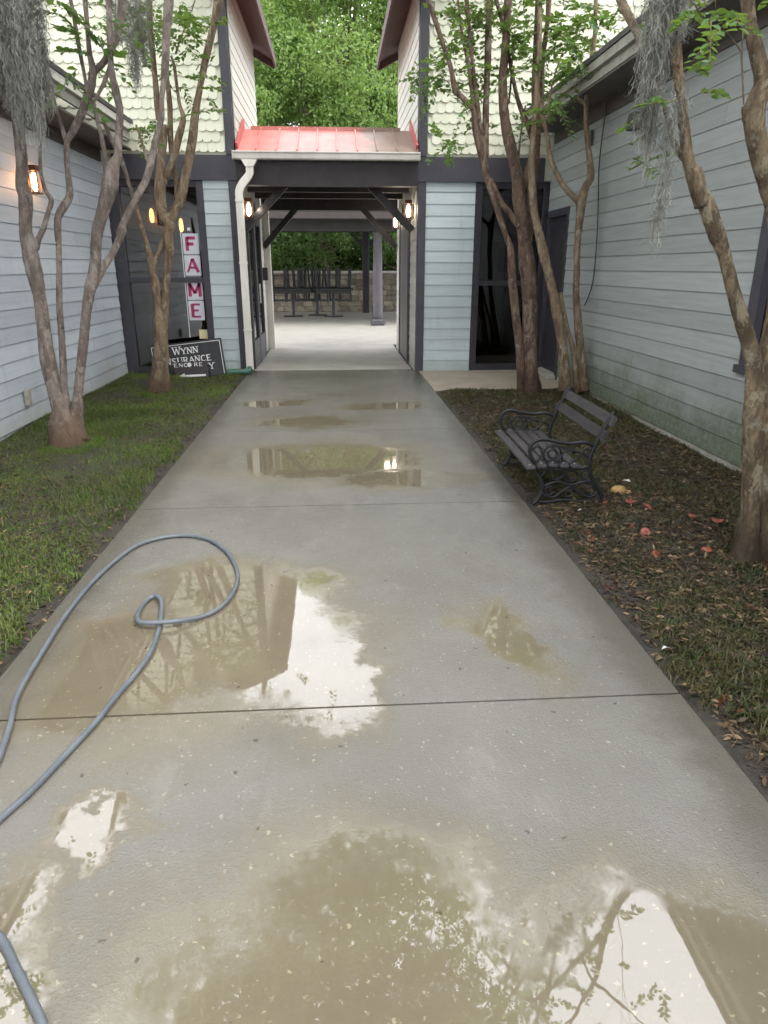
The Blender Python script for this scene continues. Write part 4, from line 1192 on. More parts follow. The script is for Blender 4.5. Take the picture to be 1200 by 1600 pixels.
# right, near tree at the picture edge
f6 = lambda p: q4(1000, 300, 4, p)
f4 = lambda p: q4(900, 0, 4, p)
T5 = [
    (0, 0, [(1212, 905, 46), (1210, 870, 42), (1207, 820, 37), (1203, 760, 34), (1204, 700, 33), (1206, 650, 33), (1210, 590, 30), (1214, 540, 24), (1222, 470, 20), (1228, 400, 18), (1215, 330, 16), (1197, 275, 15), (1184, 225, 15.5), (1179, 175, 15), (1192, 130, 14), (1185, 95, 11.5), (1173, 40, 9.5), (1168, 0, 9), (1164, -80, 8.5)]),
    (-.04, -.02, [(1164, 885, 20), (1168, 840, 18), (1174, 780, 17), (1178, 700, 16)] + f6([(722, 1420, 130), (722, 1280, 116), (712, 1100, 102), (682, 950, 100), (640, 800, 94), (592, 650, 84), (552, 500, 80), (522, 380, 80), (488, 280, 92), (440, 150, 100), (392, 30, 98)]) + f4([(790, 1280, 94), (735, 1110, 84), (695, 980, 70), (682, 850, 68), (672, 750, 60), (646, 550, 60), (620, 300, 64), (602, 100, 64), (590, -40, 60), (575, -300, 54)])),
    (0, 0, f4([(1085, 740, 80), (1075, 690, 70), (1068, 655, 60)])),
    (0, .3, f4([(690, 1000, 46), (640, 945, 40), (600, 860, 34), (560, 700, 28), (500, 520, 26), (420, 320, 34), (385, 220, 42), (345, 130, 54), (290, 20, 58), (250, -100, 54)])),
    (0, .1, f4([(1048, 640, 10), (1040, 480, 10), (1035, 330, 11), (1045, 180, 9), (1048, 60, 8)])),
    (.1, 0, f4([(1030, 320, 8), (985, 255, 7), (940, 200, 6), (880, 160, 5)])),
    (0, 0, f4([(850, 1450, 50), (800, 1250, 56), (775, 1120, 50), (760, 1050, 40)])),
]
T5s = spots(3.35, [(1105, 8, 20, 5), (1075, 18, 14, 3), (1120, 28, 12, 2), (1135, 38, 10, 1), (1125, 45, 8, 1), (1085, 140, 9, 1), (1115, 130, 10, 1), (985, 170, 7, 1), (1005, 175, 8, 1), (978, 235, 7, 1), (985, 255, 8, 1), (970, 265, 6, 1), (1195, 8, 8, 1), (1000, 20, 8, 1)], 15, .12)
tree('crape_myrtle', 'thick mossy trunked tree at the right edge nearest the camera', (1190, 880), 3.36, T5, M['bark_near'], (2.4, 0), T5s, 25, 3, .046, .2, arch=[((.5, 4.6, 5.8), (1.0, 1.2, .7), 1500, 1), ((1.7, 5.6, 6.2), (.8, 1.0, .6), 200, 0)])

# ------------------------------------------------------------------ trees beyond the stone wall
def big_tree(name, label, x, y, h, rx, z0, n, leaf_m, seed, leaf=.2, nc=52):
    k = np.random.default_rng(seed)
    root = empty(name, (x, y, 0)); tag(root, label, 'tree', 'trees behind the stone wall')
    mb = MB()
    P_ = [np.array((0, 0, -.05)), np.array((.1, 0, h*.2)), np.array((-.1, .1, h*.45)), np.array((.1, 0, h*.85))]
    mb.tube(P_, [.28, .22, .16, .04], 10, True, 5, .05)
    clumps = []
    for i in range(nc):
        a = k.uniform(0, 6.283); zz = z0 + (h-z0)*k.uniform(0, 1)**.85
        f = math.sin(math.pi*min(1, max(.12, (zz-z0+.6)/(h-z0+.9))))**.6
        rad = rx*f*k.uniform(.35, 1.0)
        c = np.array((math.cos(a)*rad, math.sin(a)*rad, zz))
        clumps.append((c, k.uniform(.55, 1.15)*rx*.32))
        s = np.array((0, 0, max(.5, zz*.62))); mb.tube([s, (s+c)/2 + k.normal(size=3)*.15, c], [.035, .025, .01], 5, True, 3)
    Cs = []
    per = n//len(clumps)
    for c, r in clumps:
        d = unit(k.normal(size=(per, 3))); rr_ = r*k.uniform(.25, 1, per)[:, None]**.5
        Cs.append(c + d*rr_*np.array((1.15, 1.15, .8)))
    C = np.vstack(Cs); n2 = len(C)
    D = unit(k.normal(size=(n2, 3)) + np.array((0, 0, -.35))); N = unit(k.normal(size=(n2, 3))*.8 + np.array((0, -.3, .8)))
    N = unit(N - D*np.sum(N*D, 1, keepdims=True))
    l = leaf*k.uniform(.55, 1.2, n2)
    V, F = leaf_arrays(C, D, N, l, l*.27)
    mb.build('trunk', M['bark_brown'], root, True)
    np_mesh('crown', V, F, M[leaf_m], root)
big_tree('broadleaf_tree', 'tall bright green tree filling the gap above the red roof', .6, 30.5, 14.5, 3.9, 2.2, 56000, 'leaf_far', 31, .15)
big_tree('broadleaf_tree', 'bright green tree at the left of the gap above the red roof', -3.4, 29.5, 11.0, 3.3, 1.5, 40000, 'leaf_far', 32, .145)
big_tree('broadleaf_tree', 'darker green tree at the right of the gap above the red roof', 4.3, 31.5, 13.0, 3.4, 1.5, 32000, 'leaf_dark', 33, .16)
big_tree('broadleaf_tree', 'dark leafy tree seen low through the passage behind the wall', -.4, 28.4, 5.2, 2.6, .4, 24000, 'leaf_dark', 34, .14)
big_tree('broadleaf_tree', 'low leafy tree behind the grey column through the passage', 2.6, 28.8, 5.0, 2.3, .3, 20000, 'leaf_dark', 35, .14)
big_tree('broadleaf_tree', 'low leafy tree behind the left end of the stone wall', -3.6, 28.2, 5.4, 2.4, .3, 12000, 'leaf_dark', 36, .14)
big_tree('broadleaf_tree', 'tall background tree filling the skyline between the eaves', -1.2, 36.0, 15.5, 5.0, 1.0, 36000, 'leaf_far', 37, .22)
big_tree('broadleaf_tree', 'distant tree closing the left of the gap low behind the red roof', -4.2, 40.0, 15.0, 5.0, .8, 34000, 'leaf_far', 41, .26, 70)
big_tree('broadleaf_tree', 'distant tree closing the right of the gap low behind the red roof', 3.4, 41.0, 15.5, 5.4, .8, 36000, 'leaf_far', 42, .26, 70)
big_tree('broadleaf_tree', 'dense dark shrubby tree closing the view behind the upturned chairs', -1.6, 31.0, 4.6, 3.2, .2, 26000, 'leaf_dark', 38, .16)
big_tree('broadleaf_tree', 'dense dark shrubby tree closing the view behind the black post', 1.9, 31.4, 4.6, 3.2, .2, 26000, 'leaf_dark', 39, .16)

# ------------------------------------------------------------------ hanging moss
def moss(label, boxes, seed, width=.0012):
    """boxes: (px, py_top, py_bottom, spread px, depth, count)"""
    k = np.random.default_rng(seed)
    Vs, Fs = [], []; o = 0
    mid = at_depth(boxes[0][0], boxes[0][1], boxes[0][4])
    for (px, y0, y1, sp, Y, n) in boxes:
        top = at_depth(px, y0, Y); bot = at_depth(px, y1, Y); sc = depth_scale(top)
        for _ in range(n):
            st = top + np.array((k.normal()*sp*sc, k.normal()*sp*sc*.7, 0))
            f0 = k.uniform(0, .75); ln = (top[2]-bot[2])
            z = st[2] - ln*f0; L = ln*k.uniform(.08, .3)
            m_ = 22
            tt = np.linspace(0, 1, m_); tu = k.uniform(1.5, 4.0)*6.283; ph = k.uniform(0, 6.28); cr = k.uniform(.006, .024)*sp*sc/.05
            x = st[0] + np.cumsum(k.normal(size=m_)*.007) + np.cos(tt*tu + ph)*cr
            yv = st[1] + np.cumsum(k.normal(size=m_)*.007) + np.sin(tt*tu + ph)*cr
            zz = z - tt*L + .5*cr*np.sin(tt*tu*1.3 + ph)
            tfrac = (top[2]-zz)/ln
            x = top[0] + (x-top[0])*np.clip(1.1-.75*tfrac, .25, 1); yv = top[1] + (yv-top[1])*np.clip(1.1-.75*tfrac, .25, 1)
            a = k.uniform(0, 6.28); wv_ = np.array((math.cos(a), math.sin(a), 0))*width*k.uniform(.6, 1.4)
            p = np.stack([x, yv, zz], 1)
            V = np.concatenate([p - wv_, p + wv_], 0)
            i = np.arange(m_-1)
            Vs.append(V); Fs.append(np.stack([i, i+1, i+1+m_, i+m_], 1) + o); o += 2*m_
            # curly side threads
            for _c2 in range(7):
                j = k.integers(0, m_); b_ = p[j]; d = unit(k.normal(size=3)*np.array((1, 1, .5)) + np.array((0, 0, -.4)))*k.uniform(.018, .06)
                e1 = b_ + d*.5 + k.normal(size=3)*.004; e2 = b_ + d + k.normal(size=3)*.006
                w2 = wv_*.8
                Vs.append(np.array([b_-w2, e1-w2, e2-w2, b_+w2, e1+w2, e2+w2])); Fs.append(np.array([[0, 1, 4, 3], [1, 2, 5, 4]]) + o); o += 6
    ob = np_mesh('hanging_moss', np.vstack(Vs), np.vstack(Fs), M['moss'])
    tag(ob, label, 'moss', 'moss hanging from branches')
moss('thick curtain of grey moss hanging over the left eave', [(-16, -140, 225, 11, 5.75, 720), (10, -140, 240, 12, 5.7, 720), (46, -60, 190, 6, 5.8, 300), (-6, 40, 180, 8, 5.85, 250)], 51, .0016)
moss('small wisps of grey moss among the upper left branches', [(197, -20, 150, 8, 7.6, 260), (215, -20, 110, 9, 7.7, 200), (175, -10, 80, 6, 7.0, 120)], 52, .0016)
moss('long grey moss hanging from the near right stem', [(1040, -120, 240, 9, 3.3, 620), (1052, -120, 290, 7, 3.32, 480), (1056, 130, 400, 6, 3.3, 200), (1072, -30, 70, 4, 3.3, 90)], 53, .0008)

# ------------------------------------------------------------------ grass, litter
def blades(n, xr, yr, zf, hgt, wid, mt, name, label, cat, seed, keep=None, near=2.0, tufts=0, feet=None):
    k = np.random.default_rng(seed)
    x = k.uniform(*xr, n); y = yr[0] + (yr[1]-yr[0])*k.uniform(0, 1, n)**near
    if keep is not None:
        s = keep(x, y, k); x, y = x[s], y[s]
    tall = np.ones(len(x))
    if tufts:
        cx = k.uniform(*xr, tufts); cy = yr[0] + (yr[1]-yr[0])*k.uniform(0, 1, tufts)**1.4
        wall = k.uniform(0, 1, tufts) < .3
        cx = np.where(wall, xr[0] + np.abs(k.normal(size=tufts))*.06 if xr[0] < 0 else xr[1] - np.abs(k.normal(size=tufts))*.06, cx)
        if feet is not None:
            fi = k.integers(0, len(feet), tufts); fa = k.uniform(0, 6.283, tufts); fr_ = k.uniform(.13, .24, tufts); near_foot = k.uniform(0, 1, tufts) < .22
            cx = np.where(near_foot, feet[fi, 0] + np.cos(fa)*fr_, cx); cy = np.where(near_foot, feet[fi, 1] + np.sin(fa)*fr_, cy)
        m_ = 34; sp_ = k.uniform(.015, .05, tufts)
        tx = (cx[:, None] + k.normal(size=(tufts, m_))*sp_[:, None]).ravel(); ty = (cy[:, None] + k.normal(size=(tufts, m_))*sp_[:, None]).ravel()
        ok = (tx > xr[0]) & (tx < xr[1]); tx, ty = tx[ok], ty[ok]
        tall = np.hstack([tall, np.repeat(k.uniform(1.2, 1.8, tufts), m_)[ok]]); x = np.hstack([x, tx]); y = np.hstack([y, ty])
    n = len(x)
    z = zf(x, y) - .004
    h = hgt*k.uniform(.45, 1.25, n)*tall
    patch = .75 + .45*np.sin(x*2.3+1)*np.cos(y*1.7) + .25*np.sin(x*6.1)*np.sin(y*5.3+2)
    h *= np.clip(patch, .45, 1.35)
    a = k.uniform(0, 6.283, n); lean = k.uniform(.15, 1.25, n)
    d = np.stack([np.cos(a), np.sin(a), np.zeros(n)], 1)
    s = np.stack([-np.sin(a), np.cos(a), np.zeros(n)], 1)
    w = wid*k.uniform(.6, 1.3, n)[:, None]
    b0 = np.stack([x, y, z], 1)
    m1 = b0 + np.array((0, 0, 1))*(h*.55)[:, None] + d*(h*lean*.28)[:, None]
    tp = b0 + np.array((0, 0, 1))*(h*(1-.28*lean))[:, None] + d*(h*lean*.85)[:, None]
    V = np.stack([b0 - s*w, b0 + s*w, m1 + s*w*.8, m1 - s*w*.8, tp + s*w*.15, tp - s*w*.15], 1).reshape(-1, 3)
    i = np.arange(n)[:, None]*6
    F = np.concatenate([i+np.array([[0, 1, 2, 3]]), i+np.array([[3, 2, 4, 5]])], 0)
    tag(np_mesh(name, V, F, mt), label, cat, kind='stuff')
def edgeL(x, y, k):
    lim = PL - .005 - .025*(1+np.sin(y*5.1)) - .02*(1+np.sin(y*13+1)) - k.uniform(0, .05, len(x))
    bare = .5 + .5*np.sin(x*3.1+y*1.9)*np.sin(x*1.7-y*2.7+1)
    return (x < lim) & (k.uniform(0, 1, len(x)) < .28 + .72*bare)
blades(190000, (LX + .03, PL), (1.4, FY - .05), zL, .044, .0027, M['grass'], 'grass', 'short green lawn grass along the left side of the path', 'grass', 61, edgeL, tufts=460, feet=np.array([on_ground(110, 700)[:2], on_ground(249, 616)[:2]]))
def edgeR(x, y, k):
    lim = PR + .06 + .05*np.sin(y*4.3+1) + .03*np.sin(y*11) + k.uniform(0, .10, len(x))
    bare = .5 + .5*np.sin(x*2.7+y*1.3+.5)*np.sin(x*1.9-y*2.2)
    far = np.clip((y-3.0)/4.0, .25, 1)
    strip = np.exp(-((x-PR-.3)/.35)**2)
    return (x > lim) & (k.uniform(0, 1, len(x)) < (.35 + .45*bare)*(.6+.5*far) + .35*strip)
blades(150000, (PR, RX - .02), (1.2, 8.88), zR, .045, .0028, M['grass_dark'], 'sparse_grass', 'sparse dark grass growing through the leaf litter on the right', 'grass', 62, edgeR, tufts=260, feet=np.array([on_ground(822, 616)[:2], on_ground(905, 622)[:2], on_ground(1190, 880)[:2]]))
def scatter_leaves(n, xr, yr, zf, size, mt, name, label, seed, keep, slim):
    k = np.random.default_rng(seed)
    x = k.uniform(*xr, n); y = yr[0]+(yr[1]-yr[0])*k.uniform(0, 1, n)**1.6
    s = keep(x, y, k); x, y = x[s], y[s]; n = len(x)
    C = np.stack([x, y, zf(x, y) + k.uniform(.002, .022, n)], 1)
    D = unit(np.stack([k.normal(size=n), k.normal(size=n), k.normal(size=n)*.22], 1))
    N = unit(np.array((0, 0, 1.0)) + k.normal(size=(n, 3))*.35); N = unit(N - D*np.sum(N*D, 1, keepdims=True))
    l = size*k.uniform(.4, 1.5, n)
    V, F = leaf_arrays(C, D, N, l, l*np.where(k.uniform(0, 1, n) < .5, slim, slim*2.6))
    tag(np_mesh(name, V, F, mt), label, 'leaves', kind='stuff')
scatter_leaves(60000, (PR + .05, RX - .02), (1.2, 8.85), zR, .03, M['litter'], 'leaf_litter', 'brown leaf litter covering the bed on the right', 63,
               lambda x, y, k: (x > PR + .01 + np.abs(k.normal(size=len(x)))*.07), .07)
scatter_leaves(15000, (LX + .05, PL - .01), (1.5, 10.4), zL, .026, M['litter'], 'fallen_leaves', 'scattered brown leaves lying in the left lawn', 64,
               lambda x, y, k: k.uniform(0, 1, len(x)) < .5 + .5*np.sin(x*3.1+y*1.9) + .5*(x > PL - .15), .10)

# ------------------------------------------------------------------ park bench
bx, by = 1.60, 4.80
bench = empty('park_bench', (bx, by, 0), R(-1.5)); bench.scale = (.95, .95, .95); tag(bench, 'small park bench with dark slats and black scrolled iron ends', 'bench')
BL = .57          # half length
SZ = .30
for k in range(5):            # seat slats, front at -x
    x = -.355 + k*.078
    z = SZ - .004*abs(k-2) - (.006 if k == 0 else 0)
    q = MB(); q.bev((x - .032, -BL, z - .018), (x + .032, BL, z + .006), .005); s_ = q.build('seat_slat', M['bench_wood'], bench)
    for e in (-1, 1):
        c = MB(); c.lathe([(.008, 0), (.008, .003), (.004, .006)], (x, e*(BL-.045), z + .006), 8); c.build('bolt', M['handle'], s_)
for zz, xx in ((.50, .135), (.60, .185)):      # back slats
    q = MB(); q.bar((xx, -BL, zz), (xx, BL, zz), .024, .068, (.42, 0, 1)); q.build('back_slat', M['bench_wood'], bench)
def circle_pts(cx, cz, r, a0, a1, n=14): return [(cx + r*math.cos(a0+(a1-a0)*i/n), cz + r*math.sin(a0+(a1-a0)*i/n)) for i in range(n+1)]
for e in (-1, 1):
    y = e*(BL - .06)
    m_ = MB()
    def sw2(pts, r, sm=4):
        P3 = [(a, y, b_) for a, b_ in pts]
        m_.tube(P3, r, 7, True, sm)
    # rear leg and back upright in one sweep
    sw2([(.20, .0), (.165, .08), (.09, .20), (.06, .29), (.085, .40), (.135, .52), (.19, .63), (.205, .655)], .016)
    # front leg, cabriole
    sw2([(-.31, .0), (-.275, .04), (-.25, .12), (-.28, .20), (-.325, .26), (-.335, .285)], .016)
    # seat rail
    sw2([(-.385, .268), (-.30, .262), (-.15, .255), (.0, .258), (.07, .28)], .013)
    # arm rest with rolled front
    sw2([(.085, .42), (.02, .445), (-.08, .438), (-.18, .452), (-.27, .47), (-.335, .45), (-.36, .40), (-.345, .345), (-.315, .30)], .014)
    # scrolls under the arm
    sw2(circle_pts(-.20, .365, .062, 0, 6.2), .009, 1)
    sw2(circle_pts(-.085, .345, .048, .6, 6.0), .009, 1)
    sw2([(-.31, .30), (-.27, .36), (-.30, .42), (-.34, .40)], .008)
    sw2([(-.20, .30), (-.16, .36), (-.20, .42), (-.10, .40), (.0, .37), (.06, .33)], .008)
    sw2([(-.05, .27), (-.02, .34), (.03, .40), (.075, .38)], .008)
    sw2([(-.25, .28), (-.20, .33), (-.13, .30), (-.10, .28)], .008)
    # scrolls between the legs
    sw2([(-.25, .13), (-.15, .165), (-.05, .14), (.06, .165), (.13, .13)], .011)
    sw2(circle_pts(-.16, .215, .038, 0, 6.2), .008, 1)
    sw2(circle_pts(-.05, .205, .040, 0, 6.2), .008, 1)
    sw2(circle_pts(.04, .215, .030, 0, 6.2), .008, 1)
    sw2([(-.26, .08), (-.17, .05), (-.10, .10), (-.04, .14)], .009)
    sw2([(.16, .08), (.08, .05), (.0, .09), (-.04, .14)], .009)
    sw2(circle_pts(-.20, .10, .032, 0, 6.2), .008, 1)
    sw2(circle_pts(.09, .095, .03, 0, 6.2), .008, 1)
    sw2(circle_pts(-.06, .085, .034, 0, 6.2), .008, 1)
    sw2([(-.27, .20), (-.22, .25), (-.12, .24), (-.10, .17)], .008)
    sw2([(.08, .24), (.03, .17), (.10, .15), (.12, .19)], .008)
    sw2(circle_pts(-.20, .365, .03, 0, 6.2), .008, 1)
    sw2([(-.30, .02), (-.20, .015), (-.10, .03), (.05, .015), (.18, .02)], .010)
    m_.build('iron_end', M['iron'], bench, True)
q = MB(); q.bar((-.04, -BL + .06, .12), (-.04, BL - .06, .12), .014, .014); q.build('tie_rod', M['iron'], bench)

# ------------------------------------------------------------------ garden hose
hp = [(-75, 1330), (-40, 1250), (-4, 1190), (15, 1135), (28, 1085), (65, 1020), (100, 965), (135, 920), (170, 885), (210, 855), (250, 841), (290, 837), (325, 843), (352, 860), (367, 882), (371, 905), (362, 930), (340, 952), (310, 965), (270, 971), (226, 973), (215, 966), (220, 950), (232, 936), (244, 931), (252, 939), (252, 960), (247, 987), (235, 1020), (210, 1055), (180, 1090), (150, 1128), (100, 1182), (50, 1235), (0, 1280), (-50, 1330), (-75, 1390), (-50, 1425), (0, 1465), (25, 1512), (50, 1563), (70, 1612), (85, 1700)]
hz = []
for i, (x, y) in enumerate(hp):
    up_ = .0115
    if 19 <= i <= 21: up_ = .030 if i < 21 else .022
    if 24 <= i <= 25: up_ = .02
    p = on_ground(x, y, up_); hz.append(p)
q = MB(); q.tube(hz, .0108, 10, True, 6)
tag(q.build('garden_hose', M['hose'], None, True), 'blue grey garden hose looped on the wet concrete path', 'hose')

# ------------------------------------------------------------------ signs
GL = {  # stroke letters: (x0,y0,x1,y1,weight)
 'W': [(0,1,.25,0,1),(.25,0,.5,.85,.55),(.5,.85,.75,0,1),(.75,0,1,1,.55)], 'Y': [(0,1,.5,.48,1),(1,1,.5,.48,.6),(.5,.48,.5,0,1)],
 'N': [(.08,0,.08,1,.6),(.08,1,.92,0,1),(.92,0,.92,1,.6)], 'I': [(.5,0,.5,1,1)],
 'S': [(.9,.86,.6,1,.7),(.6,1,.22,.93,.7),(.22,.93,.12,.72,.9),(.12,.72,.85,.3,1),(.85,.3,.78,.08,.9),(.78,.08,.4,0,.7),(.4,0,.1,.14,.7)],
 'U': [(.08,1,.08,.25,1),(.08,.25,.3,.02,.9),(.3,.02,.7,.02,.7),(.7,.02,.92,.25,.7),(.92,.25,.92,1,.6)],
 'R': [(.12,0,.12,1,1),(.12,1,.65,.98,.6),(.65,.98,.85,.76,.9),(.85,.76,.65,.52,.9),(.65,.52,.12,.5,.6),(.45,.5,.95,0,1)],
 'A': [(0,0,.5,1,.6),(.5,1,1,0,1),(.2,.34,.8,.34,.6)], 'C': [(.92,.82,.62,1,.7),(.62,1,.3,.95,.7),(.3,.95,.08,.65,1),(.08,.65,.08,.35,1),(.08,.35,.3,.05,1),(.3,.05,.62,0,.7),(.62,0,.92,.18,.7)],
 'E': [(.12,0,.12,1,1),(.12,.97,.88,.97,.6),(.12,.52,.72,.52,.6),(.12,.03,.9,.03,.6)], 'F': [(.14,0,.14,1,1),(.14,.93,.92,.93,.9),(.14,.5,.75,.5,.9)],
 'M': [(.08,0,.08,1,1),(.08,1,.5,.25,.9),(.5,.25,.92,1,.9),(.92,0,.92,1,1)], 'G': [(.92,.82,.62,1,.7),(.62,1,.3,.95,.7),(.3,.95,.08,.65,1),(.08,.65,.08,.35,1),(.08,.35,.3,.05,1),(.3,.05,.62,0,.7),(.62,0,.92,.18,.7),(.92,.18,.92,.45,.9),(.92,.45,.6,.45,.6)],
 'O': []}
SERIF = {'W': [(0,1),(.5,1),(1,1)], 'Y': [(0,1),(1,1),(.5,0)], 'N': [(.08,0),(.08,1),(.92,1)], 'I': [(.5,0),(.5,1)], 'U': [(.08,1),(.92,1)], 'R': [(.12,0),(.12,1),(.95,0)], 'A': [(0,0),(1,0)], 'F': [(.14,0),(.14,1)], 'M': [(.08,0),(.08,1),(.92,0),(.92,1)], 'E': [(.12,0),(.12,1)]}
def letters(mb, text, x, z, h, w, gap, wt, serif=True, y=0.0, th=.0015, caps_big=False):
    """flat lettering in the XZ plane facing -Y"""
    for i, ch in enumerate(text):
        hh = h*(1.28 if (caps_big and i == 0) else 1); ww = w*(1.2 if (caps_big and i == 0) else 1)
        if ch == 'I': ww *= .55
        if ch in 'WM': ww *= 1.25
        for (a, b_, c, d, k) in GL[ch]:
            mb.bar((x+a*ww, y, z+b_*hh), (x+c*ww, y, z+d*hh), wt*k, th, (0, 1, 0))
        if serif:
            for (a, b_) in SERIF.get(ch, ()):
                mb.bar((x+a*ww-wt*1.1, y+.0004, z+b_*hh), (x+a*ww+wt*1.1, y+.0004, z+b_*hh), wt*.45, th, (0, 1, 0))
        x += ww + gap
    return x
# tilted black board
sg = empty('sign_board', (-2.12, 10.28, 0)); sg.rotation_euler = (R(-7), R(-6.2), 0)
tag(sg, 'tilted black sign reading WYNN INSURANCE, leaning behind the tree', 'sign')
q = MB(); q.bev((-.52, 0, -.02), (.52, .02, .50), .004); q.build('board', M['sign_black'], sg)
q = MB()
for a, b_ in (((-.49, -.003, .465), (.495, 0, .473)), ((-.49, -.003, .0), (-.482, 0, .465)), ((.487, -.003, .0), (.495, 0, .465))): q.box(a, b_)
q.build('border_line', M['white_paint'], sg)
q = MB(); letters(q, 'WYNN', -.19, .335, .082, .068, .016, .017, y=-.002, caps_big=True); letters(q, 'INSURANCE', -.375, .205, .082, .066, .018, .016, y=-.002, caps_big=True); letters(q, 'AGENCY', -.13, .085, .082, .066, .016, .016, y=-.002, caps_big=True)
q.build('lettering', M['white_paint'], sg)
# smaller dark board in front
se = empty('sign_board', (-2.08, 10.17, 0)); se.rotation_euler = (R(-6), R(-2.5), 0)
tag(se, 'small dark ENCORE sign with a white arrow pointing left', 'sign')
q = MB(); q.bev((-.24, 0, -.02), (.24, .012, .235), .003); q.build('board', M['sign_brown'], se)
q = MB(); x = letters(q, 'ENC', -.235, .165, .05, .052, .018, .011, False, -.002)
x = letters(q, 'RE', x + .075, .165, .05, .052, .018, .011, False, -.002); q.build('lettering', M['white_paint'], se)
q = MB(); q.prism([(-.018 + .031*math.cos(k*math.pi/9), .19 + .031*math.sin(k*math.pi/9)) for k in range(18)], .003, 1, -.003); q.build('round_emblem', M['white_paint'], se)
q = MB(); q.box((-.11, -.003, .022), (.20, 0, .05)); q.prism([(-.19, .036), (-.10, -.002), (-.10, .074)], .003, 1, -.003); q.build('arrow', M['white_paint'], se)
# FAME letters in the shop window
fs = empty('window_sign', (-2.04, FY + .035, .72)); tag(fs, 'vertical white sheets with dark pink letters FAME in the shop window', 'sign')
for k, ch in enumerate('FAME'):
    z = 1.235 - (k+1)*.29 - (.045 if k >= 2 else 0) + .015
    q = MB(); q.box((-.112, -.003, z), (.112, 0, z + .275)); pnl = q.build('letter_sheet', M['sheet_white'], fs)
    q = MB(); letters(q, ch, -.075 if ch != 'M' else -.085, z + .045, .185, .15 if ch != 'M' else .136, 0, .046, False, -.005, .002); q.build('letter', M['magenta'], pnl)
q = MB(); q.box((-.135, -.004, -.2), (-.125, 0, 1.26)); q.build('side_strip', M['white_paint'], fs)
q = MB(); q.bev((-.03, -.02, 1.27), (.01, 0, 1.31), .004); q.build('sensor', M['white_paint'], fs)
q = MB(); q.box((0, 0, 0), (.17, .002, .13)); nt_ = q.build('paper_note', M['note_yellow']); nt_.location = (-2.03, FY + .03, .50)
tag(nt_, 'pale yellow paper note in the window below the FAME letters', 'note')
# framed poster in the right opening
ps = empty('poster', (2.55, FY + .075, 1.31)); tag(ps, 'tan framed poster in the dark doorway behind the paired stems', 'poster')
q = MB(); q.bev((-.19, -.01, 0), (.19, .01, .56), .006); q.build('frame', M['poster'], ps)
q = MB(); q.box((-.13, -.013, .12), (.13, -.01, .48)); q.build('print', M['poster_print'], ps)
# green drain pipe at the foot of the downspout
q = MB(); pts = [(-1.30, FY - .12, .10), (-1.30, FY - .14, .05), (-1.36, FY - .17, .035), (-1.55, FY - .22, .035), (-1.85, FY - .27, .03), (-2.2, FY - .29, .03)]
q.tube(pts, .05, 10, True, 6)
o = q.build('drain_pipe', M['drain_green'], None, True); tag(o, 'green plastic drain pipe at the foot of the white downspout', 'pipe')

# cable hanging on the right wall
cpts = [(948, 160), (944, 190), (940, 220), (936, 260), (935, 300), (934, 340), (932, 380), (929, 420), (924, 450), (914, 477)]
P_ = []
for x, y in cpts:
    d = ray(x, y); P_.append(_c + d*((RX - .045)/d[0]))
q = MB(); q.tube(P_, .007, 6, True, 4)
tag(q.build('hanging_cable', M['cable'], None, True), 'thin black cable hanging loose on the right clapboard wall', 'cable')
# outlet cover low on the left wall
q = MB(); q.bev((LX + .02, 7.05, .20), (LX + .06, 7.14, .36), .006); o = q.build('outlet_cover', M['fascia']); tag(o, 'small grey outlet cover low on the blue wall behind the three stemmed tree', 'outlet')

# ------------------------------------------------------------------ mushrooms and bits on the leaf litter
def mushroom(px, py, r, label, cupped=True, stem=.03, tilt=0.0, m='cap_orange'):
    p = on_ground(px, py)
    root = empty('mushroom', (p[0], p[1], float(zR(np.array([p[0]]), np.array([p[1]]))[0]))); tag(root, label, 'mushroom', 'mushrooms on the leaf litter')
    root.rotation_euler = (tilt, tilt*.6, random.uniform(0, 3))
    q = MB(); q.lathe([(r*.22, 0), (r*.18, stem*.5), (r*.2, stem)], (0, 0, 0), 8); q.build('stem', M['stem_pale'], root, True)
    prof = [(r*.15, stem), (r*.75, stem + r*.12), (r, stem + r*.35), (r*.96, stem + r*.42), (r*.6, stem + r*.26), (r*.12, stem + r*.12)] if cupped else \
           [(r*.2, stem), (r*.98, stem + r*.02), (r, stem + r*.14), (r*.8, stem + r*.42), (r*.45, stem + r*.6), (r*.08, stem + r*.66)]
    q = MB(); q.lathe(prof, (0, 0, 0), 18)
    k = random.Random(px)
    q.v = [(x*(1+.10*math.sin(3*math.atan2(y, x)+px)), y*(1+.10*math.sin(2*math.atan2(y, x)+py)), z + .1*r*math.sin(2*math.atan2(y, x)+px)) for x, y, z in q.v]
    q.build('cap', M[m], root, True)
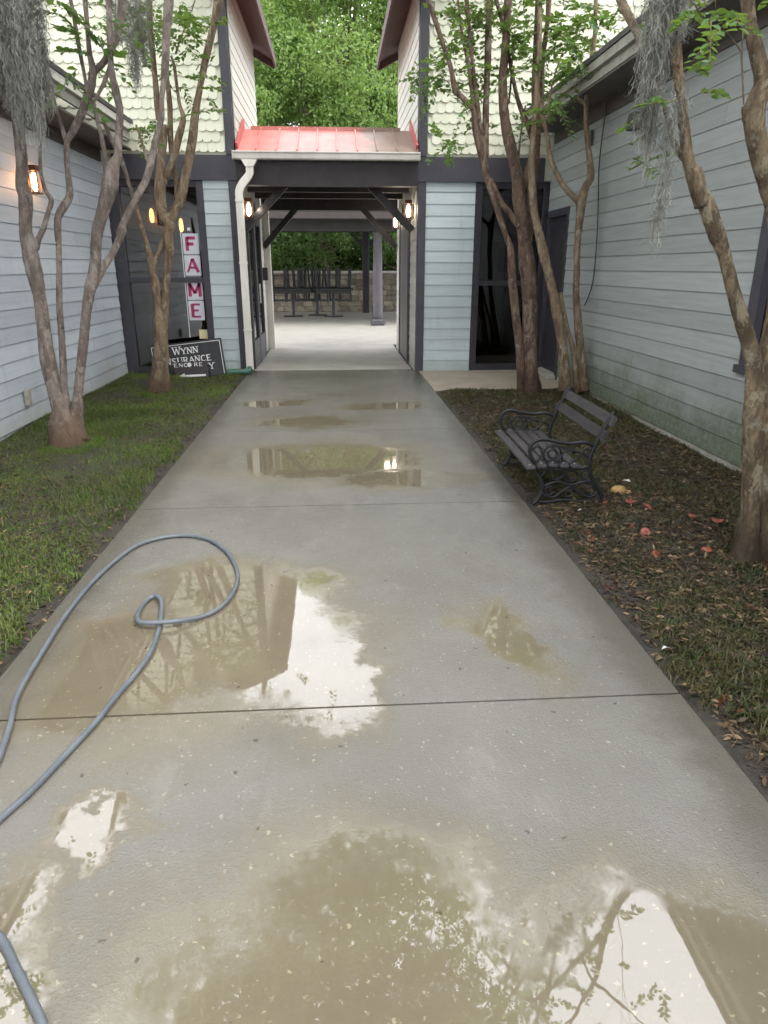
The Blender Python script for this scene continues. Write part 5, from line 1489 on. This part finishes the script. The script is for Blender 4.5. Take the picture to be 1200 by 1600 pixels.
mushroom(985, 795, .036, 'flat orange mushroom just below the yellow mushroom, left of a pair')
mushroom(1006, 802, .032, 'small tilted orange mushroom, right of the pair below the yellow one', tilt=.5)
mushroom(1081, 818, .028, 'small cupped orange mushroom left of the brightest cupped one')
mushroom(1120, 823, .036, 'bright red orange cupped mushroom nearest the thick near trunk')
mushroom(1008, 838, .034, 'dull orange brown mushroom closest below the pair', tilt=-.4, stem=.015)
mushroom(1101, 876, .028, 'orange mushroom with a pale stem, nearest the camera', cupped=False, stem=.05)
mushroom(1023, 870, .026, 'faded orange mushroom half buried in the litter', tilt=.4, stem=.01)
p = on_ground(966, 772)
ym = empty('mushroom', (p[0], p[1], 0)); tag(ym, 'large pale yellow mushroom beside the bench', 'mushroom', 'mushrooms on the leaf litter')
q = MB(); q.lathe([(.02, 0), (.045, .008), (.053, .022), (.048, .042), (.033, .056), (.012, .061)], (0, 0, 0), 18)
q.v = [(x*(1+.12*math.sin(3*math.atan2(y, x))), y*(.85+.1*math.sin(2*math.atan2(y, x)+1)), z) for x, y, z in q.v]; q.build('cap', M['cap_yellow'], ym, True)
q = MB(); q.lathe([(.012, 0), (.03, .005), (.033, .014), (.022, .026), (.006, .03)], (.06, -.006, 0), 14); q.build('side_cap', M['cap_yellow'], ym, True)
for px, py, s, lab in ((979, 752, .034, 'white scrap of paper behind the yellow mushroom'), (908, 798, .026, 'pale scrap of paper near the bench foot'), (1040, 1014, .022, 'tiny white scrap at the edge of the path')):
    p = on_ground(px, py, .02); q = MB()
    q.add([(-s, -s*.4, 0), (s*.2, -s*.5, .01), (s, s*.2, .004), (s*.1, s*.5, .016), (-s*.7, s*.3, .006)], [(0, 1, 3, 4), (1, 2, 3)])
    q.add([(-s, -s*.4, -.002), (s*.2, -s*.5, .008), (s, s*.2, .002), (s*.1, s*.5, .014), (-s*.7, s*.3, .004)], [(4, 3, 1, 0), (3, 2, 1)])
    o = q.build('paper_scrap', M['paper']); o.location = p; o.rotation_euler = (0, 0, px); tag(o, lab, 'paper', 'paper scraps')
